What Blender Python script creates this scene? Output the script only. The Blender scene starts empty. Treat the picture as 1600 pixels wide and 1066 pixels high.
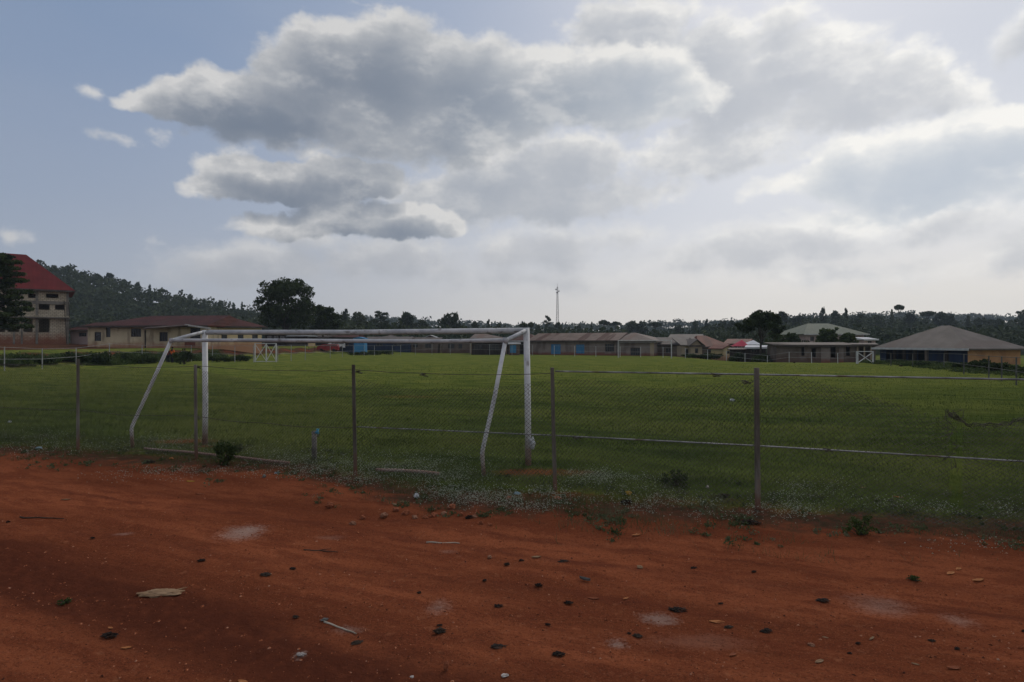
import bpy, bmesh, math, random
import numpy as np
from mathutils import Vector, Matrix, noise as mnoise

random.seed(7)
rng = np.random.default_rng(11)
SC = bpy.context.scene
COL = SC.collection

# ---------------------------------------------------------------- camera
F = 950.0; CX = 800.0; HY = 534.5; EYE = 2.23
cam_d = bpy.data.cameras.new('camera')
cam = bpy.data.objects.new('camera', cam_d); COL.objects.link(cam)
cam_d.sensor_width = 36.0; cam_d.lens = 36.0*F/1600.0
cam_d.clip_start = 0.1; cam_d.clip_end = 6000
cam.location = (0, 0, EYE)
cam.rotation_euler = (math.radians(90)+math.atan(1.5/F), 0, 0)
SC.camera = cam

# ---------------------------------------------------------------- exposure
SC.view_settings.view_transform = 'Standard'
SC.view_settings.look = 'None'
SC.view_settings.gamma = 1.0
SC.view_settings.use_curve_mapping = False
SC.view_settings.exposure = 0.22

# ---------------------------------------------------------------- sun
SUN_EL = math.radians(40); SUN_AZ = math.radians(24)      # azimuth from +Y towards +X
sd = bpy.data.lights.new('sun', 'SUN'); sd.energy = 1.0; sd.angle = math.radians(10)
sd.color = (1.0, 0.93, 0.84)
sun = bpy.data.objects.new('sun', sd); COL.objects.link(sun)
sdir = Vector((math.sin(SUN_AZ)*math.cos(SUN_EL), math.cos(SUN_AZ)*math.cos(SUN_EL), math.sin(SUN_EL)))
sun.rotation_euler = sdir.to_track_quat('Z', 'Y').to_euler()
sun.location = (20, 20, 60)

# ---------------------------------------------------------------- sky with clouds (world, by view-independent direction)
world = bpy.data.worlds.new('World'); SC.world = world
world.use_nodes = True
WT = world.node_tree; WT.nodes.clear()

class G:
    """tiny node-expression helper"""
    def __init__(s, t): s.t = t
    def n(s, k, **kw):
        nd = s.t.nodes.new(k)
        for a, b in kw.items(): setattr(nd, a, b)
        return nd
    def put(s, sock, v):
        if isinstance(v, bpy.types.NodeSocket): s.t.links.new(v, sock)
        elif v is not None: sock.default_value = v
    def m(s, op, a, b=None, c=None, clamp=False):
        nd = s.n('ShaderNodeMath', operation=op); nd.use_clamp = clamp
        for i, v in enumerate((a, b, c)):
            if v is not None: s.put(nd.inputs[i], v)
        return nd.outputs[0]
    def v(s, op, a, b=None, c=None):
        nd = s.n('ShaderNodeVectorMath', operation=op)
        for i, v in enumerate((a, b, c)):
            if v is not None: s.put(nd.inputs[i], v)
        return nd.outputs['Value'] if op in ('LENGTH', 'DOT_PRODUCT', 'DISTANCE') else nd.outputs[0]
    def noise(s, vec, scale, detail=4, rough=0.5, lac=2.0, dist=0.0, out=0, dim='3D'):
        nd = s.n('ShaderNodeTexNoise', noise_dimensions=dim); s.put(nd.inputs['Vector'], vec)
        nd.inputs['Scale'].default_value = scale; nd.inputs['Detail'].default_value = detail
        nd.inputs['Roughness'].default_value = rough; nd.inputs['Lacunarity'].default_value = lac
        nd.inputs['Distortion'].default_value = dist
        return nd.outputs[out]
    def mix(s, f, a, b):
        nd = s.n('ShaderNodeMix', data_type='RGBA'); nd.clamp_factor = True
        s.put(nd.inputs[0], f)
        for sk, v in ((nd.inputs[6], a), (nd.inputs[7], b)):
            if isinstance(v, (tuple, list)): v = tuple(v[:3])+(1.0,)
            s.put(sk, v)
        return nd.outputs[2]
    def ss(s, x, lo, hi, to0=0.0, to1=1.0, kind='SMOOTHSTEP'):
        nd = s.n('ShaderNodeMapRange', interpolation_type=kind)
        s.put(nd.inputs[0], x); nd.inputs[1].default_value = lo; nd.inputs[2].default_value = hi
        nd.inputs[3].default_value = to0; nd.inputs[4].default_value = to1
        return nd.outputs[0]
    def sep(s, v):
        nd = s.n('ShaderNodeSeparateXYZ'); s.put(nd.inputs[0], v); return nd.outputs
    def comb(s, x, y, z=0.0):
        nd = s.n('ShaderNodeCombineXYZ')
        for i, q in enumerate((x, y, z)): s.put(nd.inputs[i], q)
        return nd.outputs[0]

def sky_pt(px, py):
    az = math.atan((px-CX)/F)
    return az, (HY-py)/F*math.cos(az)

# cloud banks: centre and half-sizes in degrees of sky, written as the photo's pixels
BIG = [(600,118,180,92),(520,115,120,85),(740,140,200,90),(890,135,170,75),(1000,120,110,60),(700,200,150,62),(570,205,170,48),(430,160,150,50),
       (960,175,120,45),(1050,150,90,36),(400,208,110,26),(620,45,90,40)]
BIG2 = [(410,172,180,50),(335,168,130,38),(262,158,85,26),(455,286,150,40),(380,292,95,30),(560,276,95,38),(440,358,110,20),(560,345,110,32),(640,350,90,34)]
WISP = [(985,50,130,62),(1110,75,110,60),(1225,28,60,34),(1130,140,130,75),(1240,105,150,62),(1350,125,150,60),(1470,145,110,46),(1290,75,90,40),(1250,170,110,40),
        (900,245,110,52),(1110,238,150,46),(1180,218,90,34),(780,265,120,50),(720,310,120,50),(860,310,170,50),(1350,170,150,40),(990,300,90,30)]
RIGHT = [(1490,255,190,85),(1560,235,160,75),(1350,250,110,60),(1420,295,140,48),(1255,288,100,22),(1350,330,120,24),(1620,280,120,50)]
LOW = [(1240,380,200,48),(1180,400,150,40),(1340,355,110,34),(860,385,120,46),(790,398,90,32),(1600,390,90,50),(1080,412,130,30),(970,380,80,26),(1640,30,90,55),
       (620,410,190,40),(400,412,150,46),(340,425,100,36),(1300,425,200,30),(850,440,200,24),(1480,350,150,40),(500,380,120,30),(700,430,160,26)]
SMALL = [(38,372,34,20),(148,140,24,17),(160,222,30,11),(244,214,20,9),(270,382,40,12),(545,0,60,8),(378,240,18,14)]

def cloud_group():
    gt = bpy.data.node_groups.new('cloud_field', 'ShaderNodeTree')
    gt.interface.new_socket('P', in_out='INPUT', socket_type='NodeSocketVector')
    for nm in ('big', 'wisp', 'low'): gt.interface.new_socket(nm, in_out='OUTPUT', socket_type='NodeSocketFloat')
    gi = gt.nodes.new('NodeGroupInput'); go = gt.nodes.new('NodeGroupOutput')
    g = G(gt); P0 = gi.outputs[0]
    w1 = g.v('SUBTRACT', g.noise(P0, 7.0, 2, 0.55, out=1, dim='2D'), (0.5, 0.5, 0.5))
    w2 = g.v('SUBTRACT', g.noise(P0, 30.0, 3, 0.6, out=1, dim='2D'), (0.5, 0.5, 0.5))
    P = g.v('MULTIPLY_ADD', w1, (0.09, 0.055, 0), P0)
    P = g.v('MULTIPLY_ADD', w2, (0.030, 0.022, 0), P)
    fb = g.m('SUBTRACT', g.noise(g.v('MULTIPLY', P0, (1, 1.5, 1)), 13.0, 6, 0.62, dim='2D'), 0.5)
    vo = g.n('ShaderNodeTexVoronoi', feature='F1', voronoi_dimensions='2D'); vo.inputs['Scale'].default_value = 15.0
    vo.inputs['Detail'].default_value = 2.0; vo.inputs['Roughness'].default_value = 0.6
    vo.normalize = True
    g.put(vo.inputs['Vector'], g.v('MULTIPLY', P, (1, 1.3, 1)))
    puff = g.m('SUBTRACT', 0.33, vo.outputs['Distance'])
    fb = g.m('MULTIPLY_ADD', puff, 0.55, fb)
    def bank(lst, gain=1.0):
        cur = None
        for (px, py, rx, ry) in lst:
            a, w = sky_pt(px, py); c2 = math.cos(a)**2
            S = (F/(rx*c2), F/(ry*math.cos(a)), 0)
            d = g.v('LENGTH', g.v('MULTIPLY_ADD', P, S, (-a*S[0], -w*S[1], 0)))
            f = g.m('SUBTRACT', 1.0, d)
            f = g.m('MULTIPLY', f, gain*min(rx, ry*1.6)/60.0)
            cur = f if cur is None else g.m('SMOOTH_MAX', cur, f, 0.25)
        return cur
    big = g.m('MULTIPLY_ADD', fb, 0.9, g.m('SMOOTH_MAX', bank(BIG+RIGHT), bank(BIG2, 2.7), 0.2))
    wisp = g.m('MULTIPLY_ADD', fb, 1.3, bank(WISP+SMALL))
    low = g.m('MULTIPLY_ADD', fb, 1.0, bank(LOW))
    gt.links.new(big, go.inputs[0]); gt.links.new(wisp, go.inputs[1]); gt.links.new(low, go.inputs[2])
    return gt
CG = cloud_group()

g = G(WT)
tc = g.n('ShaderNodeTexCoord')
D = g.v('NORMALIZE', tc.outputs['Generated'])
dx, dy, dz = g.sep(D)
az = g.m('ARCTAN2', dx, dy)
hl = g.m('SQRT', g.m('ADD', g.m('MULTIPLY', dx, dx), g.m('MULTIPLY', dy, dy)))
el = g.m('MINIMUM', g.m('DIVIDE', dz, g.m('MAXIMUM', hl, 0.05)), 3.0)
el = g.m('MAXIMUM', el, -0.02)
P = g.comb(az, el, 0.0)

skyn = g.n('ShaderNodeTexSky', sky_type='NISHITA'); skyn.sun_disc = False
skyn.sun_elevation = SUN_EL; skyn.sun_rotation = SUN_AZ
skyn.air_density = 1.0; skyn.dust_density = 2.5; skyn.ozone_density = 1.5; skyn.altitude = 200
SK = 0.10
def q(c, k=1.0/SK): return tuple(x*k for x in c)
# thin high haze veil: thicker low down and towards the sun's side
veil_az = g.ss(az, -0.75, 0.55, 0.0, 1.0)
veil_el = g.ss(el, 0.0, 0.62, 1.0, 0.0)
nz = g.noise(g.v('MULTIPLY', P, (1, 2.2, 1)), 3.0, 2, 0.5, dim='2D')
vf = g.m('ADD', g.m('MULTIPLY', veil_az, 0.55), g.m('MULTIPLY', veil_el, 0.45))
vf = g.m('ADD', vf, g.m('MULTIPLY', g.m('SUBTRACT', nz, 0.5), 0.35), clamp=True)
hazec = g.mix(veil_az, q((0.29, 0.325, 0.40)), q((0.68, 0.69, 0.72)))
warm = g.mix(veil_az, q((0.43, 0.43, 0.45)), q((0.76, 0.715, 0.65)))
hazec = g.mix(g.ss(el, 0.0, 0.22, 1.0, 0.0), hazec, warm)
blue = g.mix(g.ss(el, 0.0, 0.6), q((0.25,0.29,0.38)), q((0.165, 0.235, 0.36)))
base = g.mix(0.22, blue, skyn.outputs[0])
sky = g.mix(g.m('MULTIPLY', vf, 0.95), base, hazec)

def grp(vec):
    nd = g.n('ShaderNodeGroup'); nd.node_tree = CG; g.put(nd.inputs[0], vec); return nd.outputs
c0 = grp(P); c1 = grp(g.v('ADD', P, (0.006, 0.030, 0)))
tn = g.noise(g.v('MULTIPLY', P, (1, 1.7, 1)), 9.0, 5, 0.6, dim='2D')
def layer(i, sky, edge, op, kd, dark, lite, shade_gain):
    d0 = c0[i]; d1 = c1[i]
    alpha = g.m('MULTIPLY', g.ss(d0, -0.10, edge), op)
    thick = g.m('MAXIMUM', g.m('ADD', g.m('MULTIPLY', d1, 0.85), g.m('MULTIPLY', d0, 0.30)), 0.0)
    t = g.m('POWER', 2.718, g.m('MULTIPLY', thick, -kd))
    t = g.m('MULTIPLY', t, g.ss(tn, 0.3, 0.7, 0.72, 1.25, 'LINEAR'), clamp=True)
    t = g.m('ADD', t, g.ss(tn, 0.50, 0.75, 0.0, 0.26))
    col = g.mix(t, dark, lite)
    return g.mix(alpha, sky, col)
lift = g.ss(az, -0.35, 0.62)
dark = g.mix(lift, q((0.140, 0.172, 0.225)), q((0.43, 0.48, 0.55)))
lite = g.mix(lift, q((0.56, 0.555, 0.55)), q((0.84, 0.825, 0.79)))
sky = layer(2, sky, 0.8, 0.75, 1.8, g.mix(lift, q((0.33,0.345,0.38)), q((0.43,0.45,0.49))), lite, 1)
sky = layer(1, sky, 0.6, 0.9, 1.7, g.mix(lift, q((0.27,0.30,0.35)), q((0.46,0.48,0.52))), lite, 1)
sky = layer(0, sky, 0.45, 0.96, 1.05, dark, lite, 1)
# rest of the sky outside the photographed part: broken cloud overhead and behind
bn = g.noise(g.v('MULTIPLY', D, (1, 1, 1.6)), 2.6, 3, 0.6)
outm = g.m('MAXIMUM', g.ss(el, 0.62, 0.85), g.ss(g.m('ABSOLUTE', az), 0.85, 1.1))
oc = g.m('MULTIPLY', g.ss(bn, 0.40, 0.56), outm)
sky = g.mix(g.m('MULTIPLY', oc, 0.85), sky, q((0.42, 0.43, 0.46)))
bg = g.n('ShaderNodeBackground'); g.put(bg.inputs[0], sky); bg.inputs[1].default_value = SK
wo = g.n('ShaderNodeOutputWorld'); WT.links.new(bg.outputs[0], wo.inputs[0])
world.cycles.sampling_method = 'MANUAL'; world.cycles.sample_map_resolution = 256

# ================================================================ helpers
def smooth(a, b, x):
    t = min(1.0, max(0.0, (x-a)/(b-a))); return t*t*(3-2*t)
def lerp(a, b, t): return a+(b-a)*t
def at(px, py, Y):
    """world point seen at that photo position, standing Y metres ahead"""
    return Vector(((px-CX)*Y/F, Y, EYE-(py-HY)*Y/F))
def gnd(px, py):
    Y = F*EYE/(py-HY); return Vector(((px-CX)*Y/F, Y, 0.0))
def tag(o, label=None, cat=None, group=None, kind=None):
    if label: o['label'] = label
    if cat: o['category'] = cat
    if group: o['group'] = group
    if kind: o['kind'] = kind
    return o
def thing(name, label, cat, loc=(0, 0, 0), rz=0.0, group=None):
    o = bpy.data.objects.new(name, None); COL.objects.link(o)
    o.location = loc; o.rotation_euler = (0, 0, rz); o.empty_display_size = 0.2
    return tag(o, label, cat, group)
def copy_tree(o, parent=None):
    c = o.copy(); COL.objects.link(c)
    if parent is not None: c.parent = parent
    for ch in list(o.children): copy_tree(ch, c)
    return c
ORD = ['first','second','third','fourth','fifth','sixth','seventh','eighth','ninth','tenth','eleventh','twelfth','thirteenth',
       'fourteenth','fifteenth','sixteenth','seventeenth','eighteenth','nineteenth','twentieth']

class MB:
    """collects geometry, then links it as one mesh object"""
    def __init__(s): s.v = []; s.f = []
    def add(s, vs, fs):
        n = len(s.v); s.v += [tuple(p) for p in vs]; s.f += [tuple(i+n for i in f) for f in fs]; return s
    def box(s, x0, x1, y0, y1, z0, z1):
        return s.add([(x0,y0,z0),(x1,y0,z0),(x1,y1,z0),(x0,y1,z0),(x0,y0,z1),(x1,y0,z1),(x1,y1,z1),(x0,y1,z1)],
                     [(0,3,2,1),(4,5,6,7),(0,1,5,4),(1,2,6,5),(2,3,7,6),(3,0,4,7)])
    def tube(s, pts, r, n=8, cap=True):
        pts = [Vector(p) for p in pts]
        rs = r if isinstance(r, (list, tuple)) else [r]*len(pts)
        base = len(s.v); up = None
        for i, p in enumerate(pts):
            d = (pts[min(i+1, len(pts)-1)]-pts[max(i-1, 0)]).normalized()
            if up is None:
                up = Vector((0, 0, 1)) if abs(d.z) < 0.9 else Vector((1, 0, 0))
            a = d.cross(up).normalized(); b = a.cross(d).normalized(); up = b
            for k in range(n):
                t = 2*math.pi*k/n
                s.v.append(tuple(p+(a*math.cos(t)+b*math.sin(t))*rs[i]))
        for i in range(len(pts)-1):
            for k in range(n):
                q = base+i*n; k2 = (k+1) % n
                s.f.append((q+k, q+k2, q+n+k2, q+n+k))
        if cap:
            s.f.append(tuple(base+k for k in range(n))[::-1])
            e = base+(len(pts)-1)*n; s.f.append(tuple(e+k for k in range(n)))
        return s
    def bar(s, a, b, w, h=None):
        """square bar from a to b"""
        a = Vector(a); b = Vector(b); h = h or w
        d = (b-a).normalized(); up = Vector((0,0,1)) if abs(d.z) < 0.9 else Vector((0,1,0))
        x = d.cross(up).normalized(); y = x.cross(d).normalized()
        vs = [p+x*sx*w/2+y*sy*h/2 for p in (a, b) for sx, sy in ((-1,-1),(1,-1),(1,1),(-1,1))]
        return s.add(vs, [(0,1,2,3),(7,6,5,4),(0,4,5,1),(1,5,6,2),(2,6,7,3),(3,7,4,0)])
    def build(s, name, m, parent=None, smoothed=False, off=None):
        me = bpy.data.meshes.new(name)
        vs = s.v
        if off is not None: vs = [(x-off[0], y-off[1], z-off[2]) for x, y, z in vs]
        me.from_pydata(vs, [], s.f); me.update()
        if smoothed: me.polygons.foreach_set('use_smooth', [True]*len(me.polygons))
        me.materials.append(m)
        o = bpy.data.objects.new(name, me); COL.objects.link(o)
        if parent is not None: o.parent = parent
        return o

def np_mesh(name, co, nper, m, parent=None, attr=None):
    """faces given as consecutive runs of nper vertices"""
    me = bpy.data.meshes.new(name); n = len(co); nf = n//nper
    me.vertices.add(n); me.vertices.foreach_set('co', np.ascontiguousarray(co, dtype=np.float32).ravel())
    me.loops.add(n); me.loops.foreach_set('vertex_index', np.arange(n, dtype=np.int32))
    me.polygons.add(nf); me.polygons.foreach_set('loop_start', np.arange(0, n, nper, dtype=np.int32))
    me.polygons.foreach_set('loop_total', np.full(nf, nper, dtype=np.int32))
    me.update(calc_edges=True)
    me.materials.append(m)
    o = bpy.data.objects.new(name, me); COL.objects.link(o)
    if parent is not None: o.parent = parent
    return o

# ================================================================ materials
MATS = {}
def pmat(name, stops, scale=3.0, detail=5, rough=0.85, bump=0.0, bscale=None, stretch=(1,1,1), coords='Object',
         metallic=0.0, fac=(0.35, 0.65), extra=None, spec=0.08, nrough=0.6, trans=0.0):
    """principled surface whose own colour varies with layered noise"""
    m = bpy.data.materials.new(name); m.use_nodes = True
    t = m.node_tree; t.nodes.clear(); h = G(t)
    if coords == 'World': vec = h.n('ShaderNodeNewGeometry').outputs['Position']
    else: vec = h.n('ShaderNodeTexCoord').outputs['Object']
    sv = h.v('MULTIPLY', vec, stretch)
    f = h.noise(sv, scale, detail, nrough)
    f = h.ss(f, fac[0], fac[1], kind='LINEAR')
    c = stops[0]
    if len(stops) > 1:
        r = h.n('ShaderNodeValToRGB'); h.put(r.inputs[0], f)
        el_ = r.color_ramp.elements
        el_[0].position = 0; el_[0].color = (*stops[0], 1); el_[1].position = 1; el_[1].color = (*stops[-1], 1)
        for i, st in enumerate(stops[1:-1]):
            e = el_.new((i+1)/(len(stops)-1)); e.color = (*st, 1)
        c = r.outputs[0]
    if extra: c = extra(h, vec, c)
    b = h.n('ShaderNodeBsdfPrincipled')
    h.put(b.inputs['Base Color'], c if not isinstance(c, tuple) else (*c[:3], 1))
    b.inputs['Roughness'].default_value = rough; b.inputs['Metallic'].default_value = metallic
    b.inputs['Specular IOR Level'].default_value = spec
    if bump:
        bn_ = h.n('ShaderNodeBump'); bn_.inputs['Strength'].default_value = bump; bn_.inputs['Distance'].default_value = 0.05
        h.put(bn_.inputs['Height'], h.noise(sv, bscale or scale*4, 4, 0.6)); h.put(b.inputs['Normal'], bn_.outputs[0])
    sh = b.outputs[0]
    if trans:
        tr = h.n('ShaderNodeBsdfTranslucent'); h.put(tr.inputs[0], c if not isinstance(c, tuple) else (*c[:3], 1))
        ms = h.n('ShaderNodeMixShader'); ms.inputs[0].default_value = trans
        t.links.new(sh, ms.inputs[1]); t.links.new(tr.outputs[0], ms.inputs[2]); sh = ms.outputs[0]
    o = h.n('ShaderNodeOutputMaterial'); t.links.new(sh, o.inputs[0])
    MATS[name] = m
    return m

def low_stain(z0, z1, col, amt=0.85, sc=6.0):
    """mud splashed up the foot of a thing (object z)"""
    def fn(h, vec, c):
        z = h.sep(vec)[2]
        zz = h.m('ADD', z, h.m('MULTIPLY', h.m('SUBTRACT', h.noise(vec, sc, 4, 0.6), 0.5), (z1-z0)*1.2))
        return h.mix(h.ss(zz, z0, z1, amt, 0.0), c, col)
    return fn
def streaks(col, sc=(1.2, 0.05, 0.05), scale=2.0, lo=0.5, hi=0.62, amt=0.8):
    def fn(h, vec, c):
        f = h.noise(h.v('MULTIPLY', vec, sc), scale, 3, 0.5)
        return h.mix(h.ss(f, lo, hi, 0.0, amt), c, col)
    return fn
def both(*fs):
    def fn(h, vec, c):
        for f in fs: c = f(h, vec, c)
        return c
    return fn
def blocks(sx, sz, col, amt=0.5, w=0.04):
    """mortar lines of laid blocks"""
    def fn(h, vec, c):
        x, y, z = h.sep(vec)
        b = h.n('ShaderNodeTexBrick'); h.put(b.inputs['Vector'], h.comb(h.m('ADD', x, y), z))
        b.inputs['Scale'].default_value = 1.0; b.inputs['Brick Width'].default_value = sx; b.inputs['Row Height'].default_value = sz
        b.inputs['Mortar Size'].default_value = w*0.5; b.inputs['Color1'].default_value = (0,0,0,1); b.inputs['Color2'].default_value = (0.25,0.25,0.25,1)
        b.inputs['Mortar'].default_value = (1,1,1,1)
        return h.mix(h.m('MULTIPLY', b.outputs[0], amt), c, col)
    return fn

M_leaf_dark = pmat('leaf_dark', [(0.018,0.028,0.012),(0.035,0.052,0.018),(0.055,0.075,0.025)], 0.9, 4, 0.7, trans=0.25, coords='World')
M_leaf_mid = pmat('leaf_mid', [(0.03,0.05,0.016),(0.05,0.075,0.022),(0.08,0.10,0.032)], 1.2, 4, 0.7, trans=0.25, coords='World')
M_leaf_far = pmat('leaf_far', [(0.022,0.034,0.018),(0.038,0.052,0.024),(0.06,0.072,0.032)], 0.12, 4, 0.8, trans=0.15, coords='World')
M_bark = pmat('bark', [(0.035,0.028,0.022),(0.09,0.075,0.06)], 5, 4, 0.95, 0.6, stretch=(1,1,0.2))
M_white_pipe = pmat('white_pipe', [(0.32,0.32,0.33),(0.52,0.52,0.52),(0.64,0.64,0.63)], 3.5, 7, 0.55, 0.15, 30, fac=(0.25,0.6),
    extra=both(streaks((0.16,0.13,0.11),(3,3,0.6),6.0,0.60,0.72,0.7), low_stain(0.03,0.55,(0.22,0.10,0.055))))
M_white_bar = pmat('white_bar', [(0.30,0.31,0.33),(0.52,0.52,0.52)], 2.5, 7, 0.55, 0.15, 30, extra=streaks((0.14,0.12,0.11),(1.5,1.5,3),5.0,0.58,0.70,0.7))
M_white_far = pmat('white_painted_steel', [(0.38,0.38,0.38),(0.55,0.55,0.54)], 2, 3, 0.6)
M_grey_far = pmat('grey_steel_post', [(0.22,0.22,0.22),(0.36,0.36,0.35)], 2, 3, 0.7)
M_post = pmat('weathered_pole', [(0.06,0.052,0.043),(0.12,0.108,0.092),(0.21,0.195,0.17)], 5, 7, 0.9, 0.5, 40, stretch=(1,1,0.18), extra=low_stain(0.0,0.5,(0.15,0.06,0.035),0.8))
M_rust_wire = pmat('rusty_wire', [(0.045,0.038,0.034),(0.12,0.108,0.10)], 12, 4, 0.7, metallic=0.3)
M_zinc = pmat('dull_zinc_pipe', [(0.12,0.12,0.13),(0.22,0.22,0.23),(0.34,0.34,0.35)], 4, 6, 0.5, metallic=0.5, extra=streaks((0.10,0.06,0.04),(1,1,3),4,0.58,0.68,0.8))
M_shrub = pmat('shrub_leaf', [(0.022,0.034,0.014),(0.04,0.06,0.02),(0.065,0.085,0.03)], 5, 4, 0.7, trans=0.2)

# ================================================================ terrain
BOUND = [(-600,690),(0,716),(150,728),(300,740),(430,745),(560,775),(700,806),(850,812),(1000,818),(1150,826),(1300,842),(1450,850),(1600,858),(2200,905)]
BP = [gnd(*p) for p in BOUND]
def bound_y(x):
    for a, b in zip(BP[:-1], BP[1:]):
        if a.x <= x <= b.x: return lerp(a.y, b.y, (x-a.x)/(b.x-a.x))
    return BP[0].y+(BP[0].x-x)*0.3 if x < BP[0].x else BP[-1].y
def left_x(y): return -38.5+(y-46)*0.16 if y > 46 else -38.5+(y-46)*0.30
RIDGE = [(-900,30),(-300,46),(0,44),(80,41),(160,34),(230,25),(300,19),(350,15.5),(400,13),(500,10),(560,7),(650,4),(800,2.5),(1000,2.5),(1060,3),(1120,5),(1180,8),(1230,10),(1290,11.5),(1400,10.5),(1480,8),(1600,8),(1900,12),(2600,10)]
RIDGE2 = [(-900,40),(300,10),(520,26),(620,26),(700,20),(820,17),(950,16),(1100,21),(1250,27),(1420,30),(1520,29),(1600,26),(2000,30)]
def interp(tab, px):
    if px <= tab[0][0]: return tab[0][1]
    for (a, u), (b, v) in zip(tab[:-1], tab[1:]):
        if px <= b: return lerp(u, v, smooth(0, 1, (px-a)/(b-a)))
    return tab[-1][1]
def ground_h(x, y, fine=True):
    z = 0.0
    if y > 5:
        d = left_x(y)-x
        z += 1.45*smooth(1.0, 9.0, d)+0.5*smooth(20, 34, d)
        if y > 112: z = max(z, 1.05*smooth(112, 126, y)*(1-smooth(-30, -16, x)))
        z -= 0.8*smooth(66, 74, y)*smooth(24, 34, x)*(1-smooth(170,240,y))
        if y > 160:
            px = CX+F*x/y
            z += interp(RIDGE, px)*smooth(190, 375, y)*(1-0.55*smooth(400, 520, y))
            z2 = interp(RIDGE2, px)*smooth(520, 760, y)
            z = max(z, z2) if y > 500 else z
            z += 1.6*mnoise.noise(Vector((x*0.02, y*0.02, 0)))*smooth(180, 260, y)
    if fine:
        r = math.hypot(x, y)
        if r < 40:
            k = 1-smooth(25, 40, r)
            b = bound_y(x)-y            # >0 on the dirt side
            road = smooth(-0.4, 0.8, b)
            z += k*(0.035*mnoise.noise(Vector((x*0.45, y*0.7, 3)))+0.020*mnoise.noise(Vector((x*1.6, y*3.0, 7)))+0.012*mnoise.noise(Vector((x*4, y*7, 11)))+0.009*mnoise.noise(Vector((x*9, y*11, 1)))+0.006*mnoise.noise(Vector((x*19, y*22, 6))))
            z += k*0.02*road*math.sin(b*2.3+1.5*mnoise.noise(Vector((x*0.3, y*0.3, 9))))
            z -= 0.05*k*math.exp(-((b-0.9)/0.5)**2)
        if d_left_dirt(x, y) > 0: pass
    return z
def d_left_dirt(x, y): return left_x(y)-x

azs = []
a = -180.0
while a < 180.0:
    azs.append(a); a += 0.25 if -46 <= a < 46 else (1.5 if -60 <= a < 60 else 6.0)
rs = [0.6]
while rs[-1] < 900: rs.append(rs[-1]*(1.013 if 3 < rs[-1] < 12 else 1.032 if rs[-1] < 30 else 1.045))
na, nr = len(azs), len(rs)
gv = [(0, 0, 0)]; gf = []
for r in rs:
    for a in azs:
        t = math.radians(a); x = r*math.sin(t); y = r*math.cos(t)
        gv.append((x, y, ground_h(x, y)))
for j in range(na): gf.append((0, 1+(j+1) % na, 1+j))
for i in range(nr-1):
    for j in range(na):
        j2 = (j+1) % na
        gf.append((1+i*na+j, 1+i*na+j2, 1+(i+1)*na+j2, 1+(i+1)*na+j))
gme = bpy.data.meshes.new('ground'); gme.from_pydata(gv, [], gf); gme.update()
gme.polygons.foreach_set('use_smooth', [True]*len(gme.polygons))
ga = gme.attributes.new('cover', 'FLOAT', 'POINT')
cov = []
for (x, y, z) in gv:
    b = y-bound_y(x)
    dl = left_x(y)-x
    c = smooth(-0.9, 2.6, b)
    if dl > 0 and y > 20:
        c = 1.0-0.8*smooth(3.5, 5, dl)*(1-smooth(6, 7.5, dl))-0.6*smooth(10, 13, dl)*(1-smooth(60, 90, dl))
    if y > 150: c = 0.9
    if y < 5: c = 0.0
    cov.append(c)
ga.data.foreach_set('value', cov)

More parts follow.
